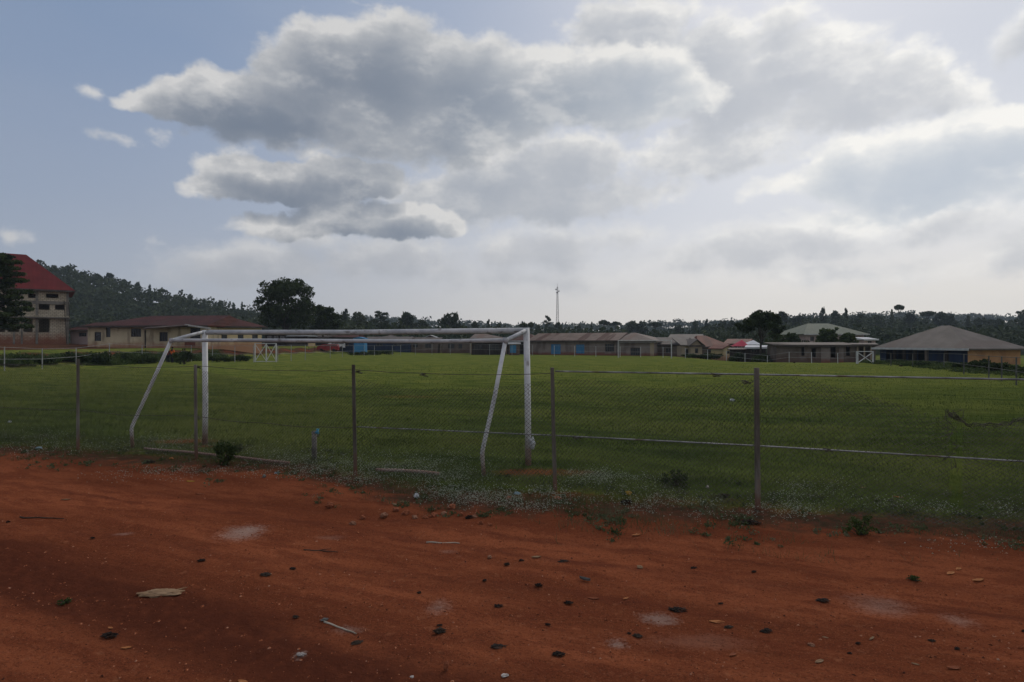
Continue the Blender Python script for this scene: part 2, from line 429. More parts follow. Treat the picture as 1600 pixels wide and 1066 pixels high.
SPOTS = [(378,833,0.30,0.10,0.8),(395,826,0.16,0.05,0.5),(685,947,0.13,0.05,0.55),(1030,959,0.16,0.035,0.7),(965,1005,0.09,0.03,0.8),
         (1375,943,0.30,0.07,0.4),(1498,966,0.16,0.05,0.5),(470,1022,0.06,0.02,0.9),(520,836,0.22,0.03,0.25),(193,837,0.12,0.03,0.6),(545,985,0.14,0.02,0.5),(700,858,0.12,0.03,0.3),(1100,1000,0.5,0.05,0.15)]
BARE = [(290,690,0.9,0.35,0.8),(318,698,0.35,0.2,0.9),(826,738,0.7,0.35,0.8),(880,740,0.7,0.3,0.6),(868,775,0.7,0.25,0.7),(1190,800,0.8,0.25,0.6),(640,620,1.6,0.8,0.35)]
def ground_mat():
    m = bpy.data.materials.new('red_earth_and_turf'); m.use_nodes = True
    t = m.node_tree; t.nodes.clear(); h = G(t)
    pos = h.n('ShaderNodeNewGeometry').outputs['Position']
    at_ = h.n('ShaderNodeAttribute'); at_.attribute_name = 'cover'; cov = at_.outputs['Fac']
    # direction of travel of the road: along the edge of the grass
    rot = h.n('ShaderNodeVectorRotate', rotation_type='Z_AXIS'); h.put(rot.inputs['Vector'], pos); rot.inputs['Angle'].default_value = math.radians(22)
    rp = rot.outputs[0]
    n1 = h.noise(h.v('MULTIPLY', rp, (0.22, 1.0, 1)), 1.1, 5, 0.6)
    n2 = h.noise(pos, 9.0, 6, 0.7)
    n3 = h.noise(h.v('MULTIPLY', rp, (0.3, 1.0, 1)), 5.0, 5, 0.65)
    c = h.mix(h.ss(n1, 0.38, 0.62), (0.152,0.043,0.020), (0.252,0.074,0.033))
    c = h.mix(h.ss(n3, 0.46, 0.62, 0.0, 0.65), c, (0.135,0.036,0.018))
    n4 = h.noise(pos, 38.0, 3, 0.7)
    c = h.mix(h.ss(n4, 0.50, 0.66, 0.0, 0.7), c, (0.095,0.030,0.016))
    n5 = h.noise(pos, 85.0, 3, 0.75)
    c = h.mix(h.ss(n5, 0.55, 0.70, 0.0, 0.6), c, (0.34,0.135,0.068))
    c = h.mix(h.ss(n5, 0.30, 0.44, 0.55, 0.0), c, (0.07,0.022,0.013))
    c = h.mix(h.ss(n2, 0.55, 0.72, 0.0, 0.45), c, (0.31,0.120,0.060))
    # damp, gravelly darker band crossing the near left
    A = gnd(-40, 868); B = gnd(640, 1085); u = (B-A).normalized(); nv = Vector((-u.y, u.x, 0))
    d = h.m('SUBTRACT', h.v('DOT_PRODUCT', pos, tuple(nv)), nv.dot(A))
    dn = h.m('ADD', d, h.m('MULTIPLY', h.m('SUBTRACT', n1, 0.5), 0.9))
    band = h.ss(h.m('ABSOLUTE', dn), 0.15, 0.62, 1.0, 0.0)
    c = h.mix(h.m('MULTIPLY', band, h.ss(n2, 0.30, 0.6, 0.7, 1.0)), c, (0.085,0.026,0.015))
    # two wheel lines
    for (p, q_, w, k) in (((0,752),(900,872),0.10,0.55),((0,738),(1000,858),0.07,0.35),((700,905),(1600,1010),0.09,0.3)):
        A = gnd(*p); B = gnd(*q_); u = (B-A).normalized(); nv = Vector((-u.y, u.x, 0))
        d = h.m('SUBTRACT', h.v('DOT_PRODUCT', pos, tuple(nv)), nv.dot(A))
        d = h.m('ADD', d, h.m('MULTIPLY', h.m('SUBTRACT', n1, 0.5), 0.35))
        f = h.m('MULTIPLY', h.ss(h.m('ABSOLUTE', d), 0.0, w*1.6, k, 0.0), h.ss(n3, 0.3, 0.6, 0.3, 1.0))
        c = h.mix(f, c, (0.10,0.030,0.018))
    # ashy spills
    for (px, py, rx, ry, k) in SPOTS:
        p = gnd(px, py)
        dd = h.v('LENGTH', h.v('MULTIPLY', h.v('SUBTRACT', h.v('MULTIPLY', pos, (1,1,0)), tuple(p)), (1/rx, 1/(ry*3.4), 0)))
        dd = h.m('ADD', dd, h.m('MULTIPLY', h.m('SUBTRACT', n3, 0.5), 1.6))
        dd = h.m('ADD', dd, h.m('MULTIPLY', h.m('SUBTRACT', n2, 0.5), 0.9))
        dd = h.m('ADD', dd, h.m('MULTIPLY', h.m('SUBTRACT', n4, 0.5), 2.2))
        c = h.mix(h.ss(dd, -0.1, 1.15, k*0.75, 0.0), c, (0.34,0.25,0.21))
    # fine dark specks and grit
    sp = h.n('ShaderNodeTexVoronoi', feature='F1'); h.put(sp.inputs['Vector'], pos); sp.inputs['Scale'].default_value = 26
    c = h.mix(h.m('MULTIPLY', h.ss(sp.outputs[0], 0.10, 0.2, 1.0, 0.0), h.ss(n3, 0.45, 0.6, 0, 0.7)), c, (0.05,0.025,0.018))
    dirt = c
    # turf
    g1 = h.noise(h.v('MULTIPLY', rp, (0.5, 1.0, 1)), 0.22, 5, 0.55)
    g2 = h.noise(h.v('MULTIPLY', rp, (0.35, 1.0, 1)), 1.4, 5, 0.65)
    t1 = h.mix(h.ss(g2, 0.35, 0.65), (0.032,0.048,0.014), (0.068,0.090,0.022))
    t1 = h.mix(h.ss(g1, 0.42, 0.62, 0.0, 0.75), t1, (0.100,0.112,0.028))
    y = h.sep(pos)[1]
    for (px, py, rx, ry, k) in BARE:
        p = gnd(px, py)
        dd = h.v('LENGTH', h.v('MULTIPLY', h.v('SUBTRACT', h.v('MULTIPLY', pos, (1,1,0)), tuple(p)), (1/rx, 1/ry, 0)))
        dd = h.m('ADD', dd, h.m('MULTIPLY', h.m('SUBTRACT', n2, 0.5), 1.4))
        t1 = h.mix(h.ss(dd, 0.3, 1.1, k, 0.0), t1, (0.150,0.050,0.024))
    # far half of the pitch: its brighter light is painted in as paler turf
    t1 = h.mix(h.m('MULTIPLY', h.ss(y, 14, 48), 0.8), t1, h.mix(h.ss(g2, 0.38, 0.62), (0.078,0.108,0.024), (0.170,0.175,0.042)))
    t1 = h.mix(h.ss(y, 120, 150), t1, (0.018,0.024,0.012))
    scrub = h.mix(h.ss(g2, 0.35, 0.6), (0.030,0.036,0.016), (0.070,0.062,0.030))
    soil = h.mix(h.ss(n2, 0.4, 0.6), (0.090,0.040,0.026), (0.050,0.035,0.022))
    cn = h.m('ADD', cov, h.m('MULTIPLY', h.m('SUBTRACT', h.noise(pos, 2.6, 5, 0.65), 0.5), 0.75))
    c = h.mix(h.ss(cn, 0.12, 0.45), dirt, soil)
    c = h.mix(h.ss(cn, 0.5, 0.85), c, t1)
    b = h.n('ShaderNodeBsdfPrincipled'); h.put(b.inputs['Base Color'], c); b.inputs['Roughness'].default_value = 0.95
    b.inputs['Specular IOR Level'].default_value = 0.0
    bu = h.n('ShaderNodeBump'); bu.inputs['Strength'].default_value = 0.9; bu.inputs['Distance'].default_value = 0.04
    hh = h.m('ADD', h.m('MULTIPLY', h.noise(pos, 14, 7, 0.75), 1.0), h.m('MULTIPLY', n3, 0.9))
    h.put(bu.inputs['Height'], hh); h.put(b.inputs['Normal'], bu.outputs[0])
    o = h.n('ShaderNodeOutputMaterial'); t.links.new(b.outputs[0], o.inputs[0])
    return m
M_ground = ground_mat()
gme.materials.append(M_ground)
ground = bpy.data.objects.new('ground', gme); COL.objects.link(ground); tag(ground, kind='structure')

def leaf_cloud(blobs, n, size, r, flat=1.0, shell=0.45):
    """leaf-sized faces spread through overlapping lumps; blobs = (x,y,z,rx,ry,rz)"""
    B = np.array(blobs, dtype=float)
    w = (B[:,3]*B[:,4]*B[:,5])**0.72; w /= w.sum()
    idx = r.choice(len(B), n, p=w)
    d = r.normal(size=(n, 3)); d /= np.linalg.norm(d, axis=1)[:, None]
    rad = (shell+(1-shell)*r.random(n)**0.6)*(1+0.10*r.normal(size=n))
    c = B[idx, :3]+d*B[idx, 3:]*rad[:, None]
    u = r.normal(size=(n, 3)); u /= np.linalg.norm(u, axis=1)[:, None]
    v = np.cross(u, r.normal(size=(n, 3))); v /= np.linalg.norm(v, axis=1)[:, None]
    s = size*(0.55+0.9*r.random(n))[:, None]
    u[:, 2] *= flat; v[:, 2] *= flat
    co = np.stack([c-u*s, c+v*s*0.6, c+u*s, c-v*s*0.6], 1)
    return co.reshape(-1, 3)

# ================================================================ grass, flowers, gravel (uncountable)
def pitch_ok(x, y):
    return y > bound_y(x)
def blades(n, y0, y1, h0, h1, w, dens_fn, lean=0.5, seed=1):
    r = np.random.default_rng(seed)
    out = []
    Y = y0*(y1/y0)**r.random(n*2); X = (r.random(n*2)*2-1)*Y*0.90
    cnt = 0
    for x, y in zip(X.tolist(), Y.tolist()):
        d = dens_fn(x, y)
        if d <= 0 or random.random() > d: continue
        out.append((x, y, ground_h(x, y)-0.004)); cnt += 1
        if cnt >= n: break
    P_ = np.array(out); k = len(P_)
    ang = r.random(k)*2*np.pi; ht = (h0+(h1-h0)*r.random(k)**1.5); wd = w*(0.6+0.8*r.random(k))*(P_[:,1]/10.0)**0.7
    le = ht*lean*(r.random(k)*2-0.4); la = r.random(k)*2*np.pi
    dx = np.cos(ang)*wd/2; dy = np.sin(ang)*wd/2
    co = np.zeros((k, 3, 3))
    co[:,0] = P_+np.stack([dx, dy, 0*dx], 1); co[:,1] = P_-np.stack([dx, dy, 0*dx], 1)
    co[:,2] = P_+np.stack([np.cos(la)*le, np.sin(la)*le, ht], 1)
    return co.reshape(-1, 3)
BARE_P = [(*gnd(a_, b_).xy, c_, d_, k_) for a_, b_, c_, d_, k_ in BARE]
def turf_d(x, y):
    if x < left_x(y)-2: return 0
    b = y-bound_y(x)
    if b < -0.6: return 0
    for (bx, by, rx, ry, k) in BARE_P:
        if ((x-bx)/rx)**2+((y-by)/ry)**2 < 0.8 and random.random() < k: return 0
    e = smooth(-0.6, 2.4, b)
    nz_ = 0.5+0.5*mnoise.noise(Vector((x*0.9, y*0.9, 2)))+0.35*mnoise.noise(Vector((x*2.8, y*2.8, 5)))
    if b < 3.0:
        if x > 2: e = smooth(-0.4, 3.2, b)
        return max(0, min(1, (e*1.7-0.5+1.2*(nz_-0.5))))
    return max(0.35, min(1, 0.45+nz_))
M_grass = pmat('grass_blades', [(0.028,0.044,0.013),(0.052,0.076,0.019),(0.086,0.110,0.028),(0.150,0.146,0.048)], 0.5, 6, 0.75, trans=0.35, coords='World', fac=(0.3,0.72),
    extra=lambda h, v, c: h.mix(h.m('MULTIPLY', h.ss(h.sep(v)[1], 18, 45), 0.6), c, h.mix(h.ss(h.noise(h.v('MULTIPLY', v, (0.35,1,1)), 0.30, 4, 0.6), 0.42, 0.6), (0.086,0.116,0.025), (0.178,0.182,0.044))))  # blades turn paler far off: brighter light there put into their colour
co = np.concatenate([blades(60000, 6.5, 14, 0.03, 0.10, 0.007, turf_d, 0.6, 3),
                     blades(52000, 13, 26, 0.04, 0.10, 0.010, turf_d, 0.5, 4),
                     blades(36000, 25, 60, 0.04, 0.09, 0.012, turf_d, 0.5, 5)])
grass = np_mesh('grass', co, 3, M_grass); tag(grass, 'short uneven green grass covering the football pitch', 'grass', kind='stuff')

# taller rank grass along the foot of the fence
def verge_d(x, y):
    b = y-bound_y(x)
    if b < (-0.9 if x > 0.5 else -0.2) or b > 3.0: return 0
    if b < 0.3:
        return max(0, min(1, -0.05+1.3*(mnoise.noise(Vector((x*0.9, y*1.4, 51)))+0.7*mnoise.noise(Vector((x*3.1, y*3.6, 52))))))
    nz_ = mnoise.noise(Vector((x*0.8, y*1.1, 12)))+0.6*mnoise.noise(Vector((x*2.5, y*2.5, 15)))
    return max(0, min(1, 0.25+1.5*nz_))
M_verge = pmat('verge_blades', [(0.030,0.046,0.020),(0.064,0.082,0.036),(0.11,0.112,0.062),(0.18,0.165,0.10)], 1.8, 5, 0.8, trans=0.3, coords='World', fac=(0.3,0.75))
co = blades(32000, 6.2, 16, 0.04, 0.18, 0.006, verge_d, 0.9, 8)
wl = []; rw = np.random.default_rng(9)
for _ in range(5200):
    y = rw.uniform(6.4, 14.5); x = (rw.random()*2-1)*y*0.9; b_ = y-bound_y(x)
    if b_ < -0.7 or b_ > 2.6: continue
    nn = mnoise.noise(Vector((x*1.3, y*1.6, 44)))+0.5*mnoise.noise(Vector((x*3.5, y*3.5, 45)))
    if nn < (0.30 if b_ < 0 else 0.02): continue
    s_ = rw.uniform(0.03, 0.10)
    q4 = leaf_cloud([(x, y, ground_h(x, y)+s_*0.35, s_*1.1, s_*1.1, s_*0.5)], int(rw.integers(8, 26)), rw.uniform(0.010, 0.020), rw, shell=0.2).reshape(-1, 4, 3)
    wl.append(q4[:, :3]); wl.append(q4[:, [0, 2, 3]])
co = np.concatenate([co, np.concatenate(wl).reshape(-1, 3)])
verge = np_mesh('weeds', co, 3, M_verge); tag(verge, 'rank weeds and dry grass along the foot of the fence', 'weeds', kind='stuff')

# little white flower heads
FL = [(270,692,75,9,900),(160,700,120,14,900),(50,706,60,12,500),(60,684,60,10,300),(300,705,60,8,400),(430,716,60,14,900),(500,728,60,18,1500),(600,735,70,18,1600),(690,745,70,20,1700),
      (640,725,110,14,1100),(560,755,60,10,500),(700,775,60,14,900),(760,783,70,16,1300),(830,792,60,14,900),(860,780,40,12,500),(935,752,50,12,1400),(1000,760,50,12,500),(1020,790,70,16,800),
      (1120,800,80,16,700),(1240,775,40,12,500),(1235,800,50,16,700),(1290,765,80,16,300),(1500,800,60,8,500),(1390,790,90,14,300),(1570,800,40,20,200),(230,745,70,8,500),(330,740,80,8,350),(1520,860,70,12,120),(900,770,80,18,400),(450,745,90,8,500)]
fc = []
r = np.random.default_rng(5)
for (px, py, rx, ry, n) in FL:
    for _ in range(int(n*0.9)):
        g1_, g2_ = r.normal(0, 0.55, 2)
        x_, y_, _z = gnd(px+g1_*rx, py+g2_*ry)
        if mnoise.noise(Vector((x_*2.2, y_*2.2, 20))) < -0.28: continue
        z_ = ground_h(x_, y_)+r.uniform(0.03, 0.12); s = r.uniform(0.004, 0.0095)
        for k in range(2):
            a1 = r.random()*6.28
            ux, uy = math.cos(a1)*s, math.sin(a1)*s
            fc += [(x_-ux, y_-uy, z_-s*0.3), (x_+ux, y_+uy, z_-s*0.3), (x_, y_, z_+s)]
M_flower = pmat('white_petals', [(0.26,0.29,0.22),(0.52,0.54,0.47)], 30, 2, 0.8, trans=0.3)
flowers = np_mesh('wildflowers', np.array(fc), 3, M_flower); tag(flowers, 'tiny white wildflower heads scattered through the weeds by the fence', 'flowers', kind='stuff')

# loose grit on the road
def grit():
    vs = []; fs = []
    base = [(1,0,0),(-1,0,0),(0,1,0),(0,-1,0),(0,0,1),(0,0,-0.6)]
    fcs = [(0,2,4),(2,1,4),(1,3,4),(3,0,4),(2,0,5),(1,2,5),(3,1,5),(0,3,5)]
    rr = random.Random(3)
    for _ in range(26000):
        y = 3.2*(3.2**rr.random()); x = (rr.random()*2-1)*y*0.9
        b = bound_y(x)-y
        if b < -0.8: continue
        dens = 0.35+0.8*mnoise.noise(Vector((x*0.7, y*1.6, 31)))
        if rr.random() > dens: continue
        s = rr.choice([0.0025,0.003,0.004,0.004,0.005,0.006,0.007,0.014]) * rr.uniform(0.7, 1.4)
        a = rr.random()*6.28; z = ground_h(x, y); n = len(vs)
        for (u, v, w) in base:
            u *= rr.uniform(0.6, 1.3); v *= rr.uniform(0.6, 1.3)
            vs.append((x+(u*math.cos(a)-v*math.sin(a))*s, y+(u*math.sin(a)+v*math.cos(a))*s, z+w*s*0.6))
        fs += [tuple(i+n for i in f) for f in fcs]
    mb = MB(); mb.v = vs; mb.f = fs
    M_grit = pmat('grit', [(0.05,0.018,0.012),(0.15,0.042,0.018),(0.32,0.10,0.042),(0.36,0.20,0.13)], 40, 1, 0.95, coords='World', fac=(0.35,0.7))
    return mb.build('gravel', M_grit)
tag(grit(), 'loose grit and crumbs of earth strewn over the red road', 'gravel', kind='stuff')

# ================================================================ trees
def tree_mesh(style, H, R, r, nleaf, lsize):
    """returns (trunk MB, leaf coords); foot at origin. styles: round, layered, umbrella, spire, broad, palm"""
    t = MB(); blobs = []
    rr = lambda a, b: float(r.uniform(a, b))
    tr = max(0.12, H*0.022)
    if style == 'umbrella':
        t.tube([(0,0,-0.3),(0.02*H,0,H*0.5),(0,0.01*H,H*0.85)], [tr,tr*0.75,tr*0.5], 6)
        for i in range(7):
            a = i*0.9+rr(-.3,.3); q = R*rr(0.45,0.85)
            t.tube([(0,0,H*0.68),(q*0.5*math.cos(a),q*0.5*math.sin(a),H*0.82),(q*math.cos(a),q*math.sin(a),H*0.9)], [tr*0.4,tr*0.28,tr*0.12], 5)
            blobs.append((q*math.cos(a)*0.9,q*math.sin(a)*0.9,H*rr(0.88,0.94),R*0.4,R*0.4,H*0.055))
        blobs.append((0,0,H*0.95,R*0.5,R*0.5,H*0.06))
    elif style == 'spire':
        t.tube([(0,0,-0.3),(0,0,H*0.95)], [tr,tr*0.3], 6)
        for i in range(9):
            f = i/8; a = i*2.4; q = R*(0.75-0.55*f)
            blobs.append((q*math.cos(a)*0.5,q*math.sin(a)*0.5,H*(0.3+0.64*f),R*(0.55-0.3*f),R*(0.55-0.3*f),H*0.075))
    elif style == 'layered' and nleaf > 15000:
        t.tube([(0,0,-0.3),(0.02*H,0,H*0.5),(0,0,H*0.93)], [tr,tr*0.7,tr*0.25], 6)
        for i in range(34):
            f = 0.22+0.74*i/33; a = i*2.4+rr(-.4,.4); q = R*(1.05-0.5*f)*rr(0.55,1.0)
            e = (q*math.cos(a),q*math.sin(a),H*f+0.02*H)
            t.tube([(0,0,H*(f-0.06)),(e[0]*0.5,e[1]*0.5,H*f+0.01*H),e], [tr*0.3,tr*0.2,tr*0.06], 5)
            blobs.append((e[0]*0.92,e[1]*0.92,e[2]-0.01*H,R*0.22,R*0.22,H*0.022)); blobs.append((e[0]*0.5,e[1]*0.5,e[2]-0.02*H,R*0.22,R*0.22,H*0.03))
    elif style == 'layered':
        t.tube([(0,0,-0.3),(0.02*H,0,H*0.5),(0,0,H*0.93)], [tr,tr*0.7,tr*0.25], 6)
        for i in range(13):
            f = 0.25+0.7*i/12; a = i*2.4+rr(-.4,.4); q = R*(1.0-0.65*abs(f-0.5)-0.2*f)*rr(0.7,1.0)
            e = (q*math.cos(a),q*math.sin(a),H*f+0.05*H)
            t.tube([(0,0,H*(f-0.06)),(e[0]*0.5,e[1]*0.5,H*f+0.01*H),e], [tr*0.35,tr*0.2,tr*0.08], 5)
            blobs.append((e[0]*0.9,e[1]*0.9,e[2],R*0.36,R*0.36,H*0.035)); blobs.append((e[0]*0.5,e[1]*0.5,e[2]-0.02*H,R*0.26,R*0.26,H*0.03))
    elif style == 'palm':
        top = (0.03*H,0,H*0.88)
        t.tube([(0,0,-0.3),(0.0,0,H*0.45),top], [tr*0.6,tr*0.45,tr*0.4], 6)
        for i in range(13):
            a = i*6.283/13+rr(-.1,.1)
            for k in range(4):
                f = (k+1)/4
                blobs.append((top[0]+R*f*math.cos(a),top[1]+R*f*math.sin(a),top[2]+H*0.10*math.sin(f*2.6)-H*0.05*f,R*0.16,R*0.16,H*0.016))
    else:
        lifted = style == 'lifted'
        hs = 0.42 if lifted else 0.20 if style == 'broad' else 0.28
        t.tube([(0,0,-0.3),(rr(-.02,.02)*H,rr(-.02,.02)*H,H*hs*0.9),(rr(-.03,.03)*H,0,H*0.72)], [tr*1.1,tr*0.8,tr*0.3], 7)
        nl = 16 if style == 'broad' else 10
        for i in range(nl):
            a = i*2.4+rr(-.3,.3); f = rr(0.0,1.0)
            el_ = lerp(0.1,1.35,((i+0.5)/nl)); q = R*0.72
            cz = H*(0.64 if lifted else 0.42 if style == 'broad' else 0.52)
            e = (q*math.cos(a)*math.cos(el_),q*math.sin(a)*math.cos(el_),cz+(H-cz)*0.86*math.sin(el_)*rr(0.8,1.02)-0.06*H*(1-math.sin(el_)))
            t.tube([(0,0,H*hs*rr(0.7,1.2)),(e[0]*0.45,e[1]*0.45,lerp(H*hs,e[2],0.55)),e], [tr*0.5,tr*0.3,tr*0.1], 5)
            k = R*rr(0.20,0.36)
            blobs.append((*e,k,k,k*rr(0.55,0.85)))
            for _ in range(3):
                blobs.append((e[0]+rr(-1,1)*k,e[1]+rr(-1,1)*k,e[2]+rr(-.5,.8)*k,k*0.45,k*0.45,k*0.35))
        if not lifted: blobs.append((0,0,H*0.5,R*0.62,R*0.62,H*0.20)); blobs.extend([(R*0.4,0,H*0.34,R*0.4,R*0.4,H*0.10),(-R*0.4,0,H*0.36,R*0.42,R*0.42,H*0.11)])
        blobs.append((0,0,H*0.80,R*0.36,R*0.36,H*0.12))
    return t, leaf_cloud(blobs, nleaf, lsize, r)

def add_tree(name, label, loc, style, H, R, seed, nleaf, lsize, mleaf, group=None, cat='tree'):
    r = np.random.default_rng(seed)
    root = thing(name, label, cat, loc, 0, group)
    t, co = tree_mesh(style, H, R, r, nleaf, lsize)
    t.build('trunk', M_bark, root, True)
    np_mesh('crown', co, 4, mleaf, root)
    return root

def tree_px(name, label, px, top, Y, wpx, style, seed, nleaf, lsize, mleaf, group=None):
    x = (px-CX)*Y/F; z = ground_h(x, Y, False)
    H = EYE+(HY-top)*Y/F-z; R = wpx*Y/F/2
    return add_tree(name, label, (x, Y, z), style, H, R, seed, nleaf, lsize, mleaf, group)

tree_px('broadleaf_tree', 'large dark round-headed tree standing alone behind the end of the long cream building', 448, 430, 118, 104, 'broad', 21, 15000, 0.21, M_leaf_dark)
tree_px('broadleaf_tree', 'lower dark tree leaning out to the right of the large round-headed tree', 505, 474, 124, 58, 'round', 22, 5000, 0.20, M_leaf_dark)
tree_px('layered_tree', 'dark tree with layered drooping branches in front of the red-roofed school', -8, 390, 66, 116, 'layered', 23, 15500, 0.15, M_leaf_dark)
tree_px('broadleaf_tree', 'dark wide-crowned tree behind the pink canopy and white sheds', 1189, 486, 84, 72, 'lifted', 24, 9000, 0.15, M_leaf_dark)
tree_px('broadleaf_tree', 'bushy low tree in front of the green hip-roofed house, left of its middle', 1292, 512, 92, 44, 'broad', 25, 4500, 0.15, M_leaf_mid)
tree_px('broadleaf_tree', 'bushy low tree in front of the green hip-roofed house, under its right half', 1325, 516, 90, 36, 'broad', 26, 3800, 0.15, M_leaf_mid)
tree_px('broadleaf_tree', 'low dark tree filling the gap left of the green hip-roofed house', 1238, 520, 96, 40, 'broad', 27, 3500, 0.15, M_leaf_dark)
tree_px('broadleaf_tree', 'small bushy tree beside the wide-crowned tree, over the ruined wall', 1212, 512, 90, 30, 'round', 28, 2500, 0.15, M_leaf_mid)

# trees that stand out along the skyline: prototypes, then copies
PROTO = {}
def skyline(styles_list, ridge_words, group, Yf, lf, cnt_leaf, lsize):
    n_by = {}
    for i, (px, top, wpx, style) in enumerate(styles_list):
        Y = Yf(px); x = (px-CX)*Y/F; z = ground_h(x, Y, False)
        H = EYE+(HY-top)*Y/F-z; R = wpx*Y/F/2
        key = (style, lf.name, i % 2)
        word = {'round': 'round-topped', 'umbrella': 'flat umbrella-shaped', 'spire': 'narrow upright', 'layered': 'tiered', 'broad': 'broad low', 'palm': 'feathery palm'}[style]
        k = n_by.get(style, 0); n_by[style] = k+1
        lab = '%s %s tree %s' % (ORD[k], word, ridge_words)
        if key not in PROTO:
            o = add_tree({'palm': 'palm_tree', 'umbrella': 'umbrella_tree', 'spire': 'upright_tree'}.get(style, 'hill_tree'), lab, (x, Y, z), style, 10.0, 4.0, 100+i, cnt_leaf, lsize, lf, group)
            PROTO[key] = o
        else:
            o = copy_tree(PROTO[key]); o.location = (x, Y, z); o['label'] = lab; o['group'] = group
        H = max(H, 3.0)
        o.scale = (R/4.0, R/4.0, H/10.0); o.rotation_euler = (0, 0, i*1.7)

skyline([(84,414,14,'round'),(104,415,10,'spire'),(130,424,18,'round'),(152,427,16,'round'),(171,426,18,'round'),(193,436,16,'round'),(215,440,12,'round'),(234,445,10,'spire'),
         (254,452,14,'umbrella'),(283,454,9,'layered'),(297,459,11,'round'),(326,470,14,'umbrella'),(345,469,14,'round'),(365,473,10,'spire'),(378,472,8,'spire')],
        'on the left hill crest counting from the red-roofed school', 'trees on the crest of the left hill', lambda p: 372, M_leaf_far, 900, 0.52)
skyline([(538,486,12,'round'),(560,484,28,'broad'),(541,482,5,'palm'),(595,488,30,'layered'),(636,487,32,'round'),(660,497,22,'broad'),(700,487,36,'broad'),(712,488,18,'round'),
         (742,502,16,'round'),(763,501,8,'layered'),(779,504,20,'broad'),(818,505,14,'umbrella'),(830,504,10,'umbrella'),(841,507,12,'round')],
        'behind the near goal counting from the large round-headed tree', 'trees behind the houses beyond the crossbar', lambda p: 240, M_leaf_far, 1000, 0.42)
skyline([(856,495,14,'layered'),(872,503,20,'round'),(905,506,10,'round'),(924,504,7,'spire'),(944,501,18,'umbrella'),(962,503,20,'umbrella'),(988,501,26,'round'),(1003,501,20,'round'),
         (1024,504,22,'umbrella'),(1060,507,20,'round'),(1086,501,14,'round'),(1104,499,12,'spire'),(1130,500,20,'broad'),(1143,499,18,'broad')],
        'behind the rusty-roofed row counting from the mast', 'trees behind the rusty-roofed row', lambda p: 300, M_leaf_far, 900, 0.45)
skyline([(1222,486,24,'round'),(1212,492,14,'round'),(1250,491,30,'broad'),(1286,480,12,'round'),(1305,485,16,'round'),(1322,482,12,'spire'),(1345,489,24,'broad'),(1370,490,24,'broad'),
         (1394,484,10,'spire'),(1405,477,15,'umbrella'),(1422,488,22,'round'),(1450,487,22,'umbrella'),(1470,487,26,'round'),(1485,490,20,'round'),(1512,494,14,'spire'),(1530,496,26,'round'),
         (1547,500,16,'umbrella'),(1562,497,14,'round'),(1578,500,14,'spire'),(1598,486,22,'layered')],
        'on the right hill counting from the wide-crowned tree', 'trees on the right hill', lambda p: 300, M_leaf_far, 1000, 0.42)

# wooded slopes: one mass per hill
def wood(px0, px1, Y0, Y1, step, nl, lsize, label, seed, top=8.0, m=M_leaf_far):
    r = np.random.default_rng(seed); cs = []
    Y = Y0
    while Y < Y1:
        X = (px0-CX)*Y/F
        while X < (px1-CX)*Y/F:
            x = X+r.uniform(-.5,.5)*step; y = Y+r.uniform(-.5,.5)*step
            z = ground_h(x, y, False)
            hgt = top*r.uniform(0.5, 1.0); q = step*r.uniform(0.45, 0.85)
            blobs = [(x+r.uniform(-.4,.4)*q, y+r.uniform(-.4,.4)*q, z+hgt*r.uniform(0.35,0.95), q*r.uniform(.4,.8), q*r.uniform(.4,.8), hgt*r.uniform(0.16,0.34)) for _ in range(3)]
            cs.append(leaf_cloud(blobs, nl, lsize, r, shell=0.7))
            X += step
        Y += step*1.1
    o = np_mesh('woodland', np.concatenate(cs), 4, m)
    return tag(o, label, 'woodland', kind='stuff')
wood(-140, 560, 205, 392, 6.8, 46, 0.75, 'dense dark woodland covering the long hill on the left', 41)
wood(540, 1130, 165, 330, 7.5, 64, 0.62, 'low dark belt of trees behind the houses across the pitch', 42, 6.5)
wood(1100, 1740, 150, 385, 7.2, 42, 0.62, 'dark wooded slope behind the green-roofed house', 43, 7.5)
wood(460, 1760, 640, 790, 15, 40, 1.5, 'far pale woodland fading into haze on the horizon', 44, 10)

# low tangled scrub on the bank outside the left fence, and in the rough beyond the right fence
def scrub(pts, hgt, nl, lsize, label, seed, m):
    r = np.random.default_rng(seed); cs = []
    for (x, y) in pts:
        if mnoise.noise(Vector((x*0.22, y*0.3, seed))) < -0.18: continue
        z = ground_h(x, y, False); hh = hgt*r.uniform(0.35, 1.0)*(0.8+0.7*mnoise.noise(Vector((x*0.15, y*0.15, 3))))
        cs.append(leaf_cloud([(x, y, z+hh*0.45, r.uniform(0.5,0.9), r.uniform(0.4,0.8), hh*0.5)], nl, lsize, r, shell=0.3))
    return tag(np_mesh('undergrowth', np.concatenate(cs), 4, m), label, 'undergrowth', kind='stuff')
r_ = np.random.default_rng(77); pts_ = []
for _ in range(620):
    y = r_.uniform(40, 80); pts_.append((left_x(y)-r_.uniform(1.2, 5.5), y))
scrub(pts_, 0.8, 90, 0.085, 'tangled dark scrub on the bank outside the left side fence', 78, M_leaf_mid)
pts_ = []
for _ in range(300):
    t = r_.random(); y = lerp(30, 66, t); pts_.append((lerp(29.5, 37.5, t)+r_.uniform(0.3, 6.0), y))
scrub(pts_, 0.5, 80, 0.07, 'rough weeds and scrub outside the right fence below the hall', 79, M_leaf_mid)

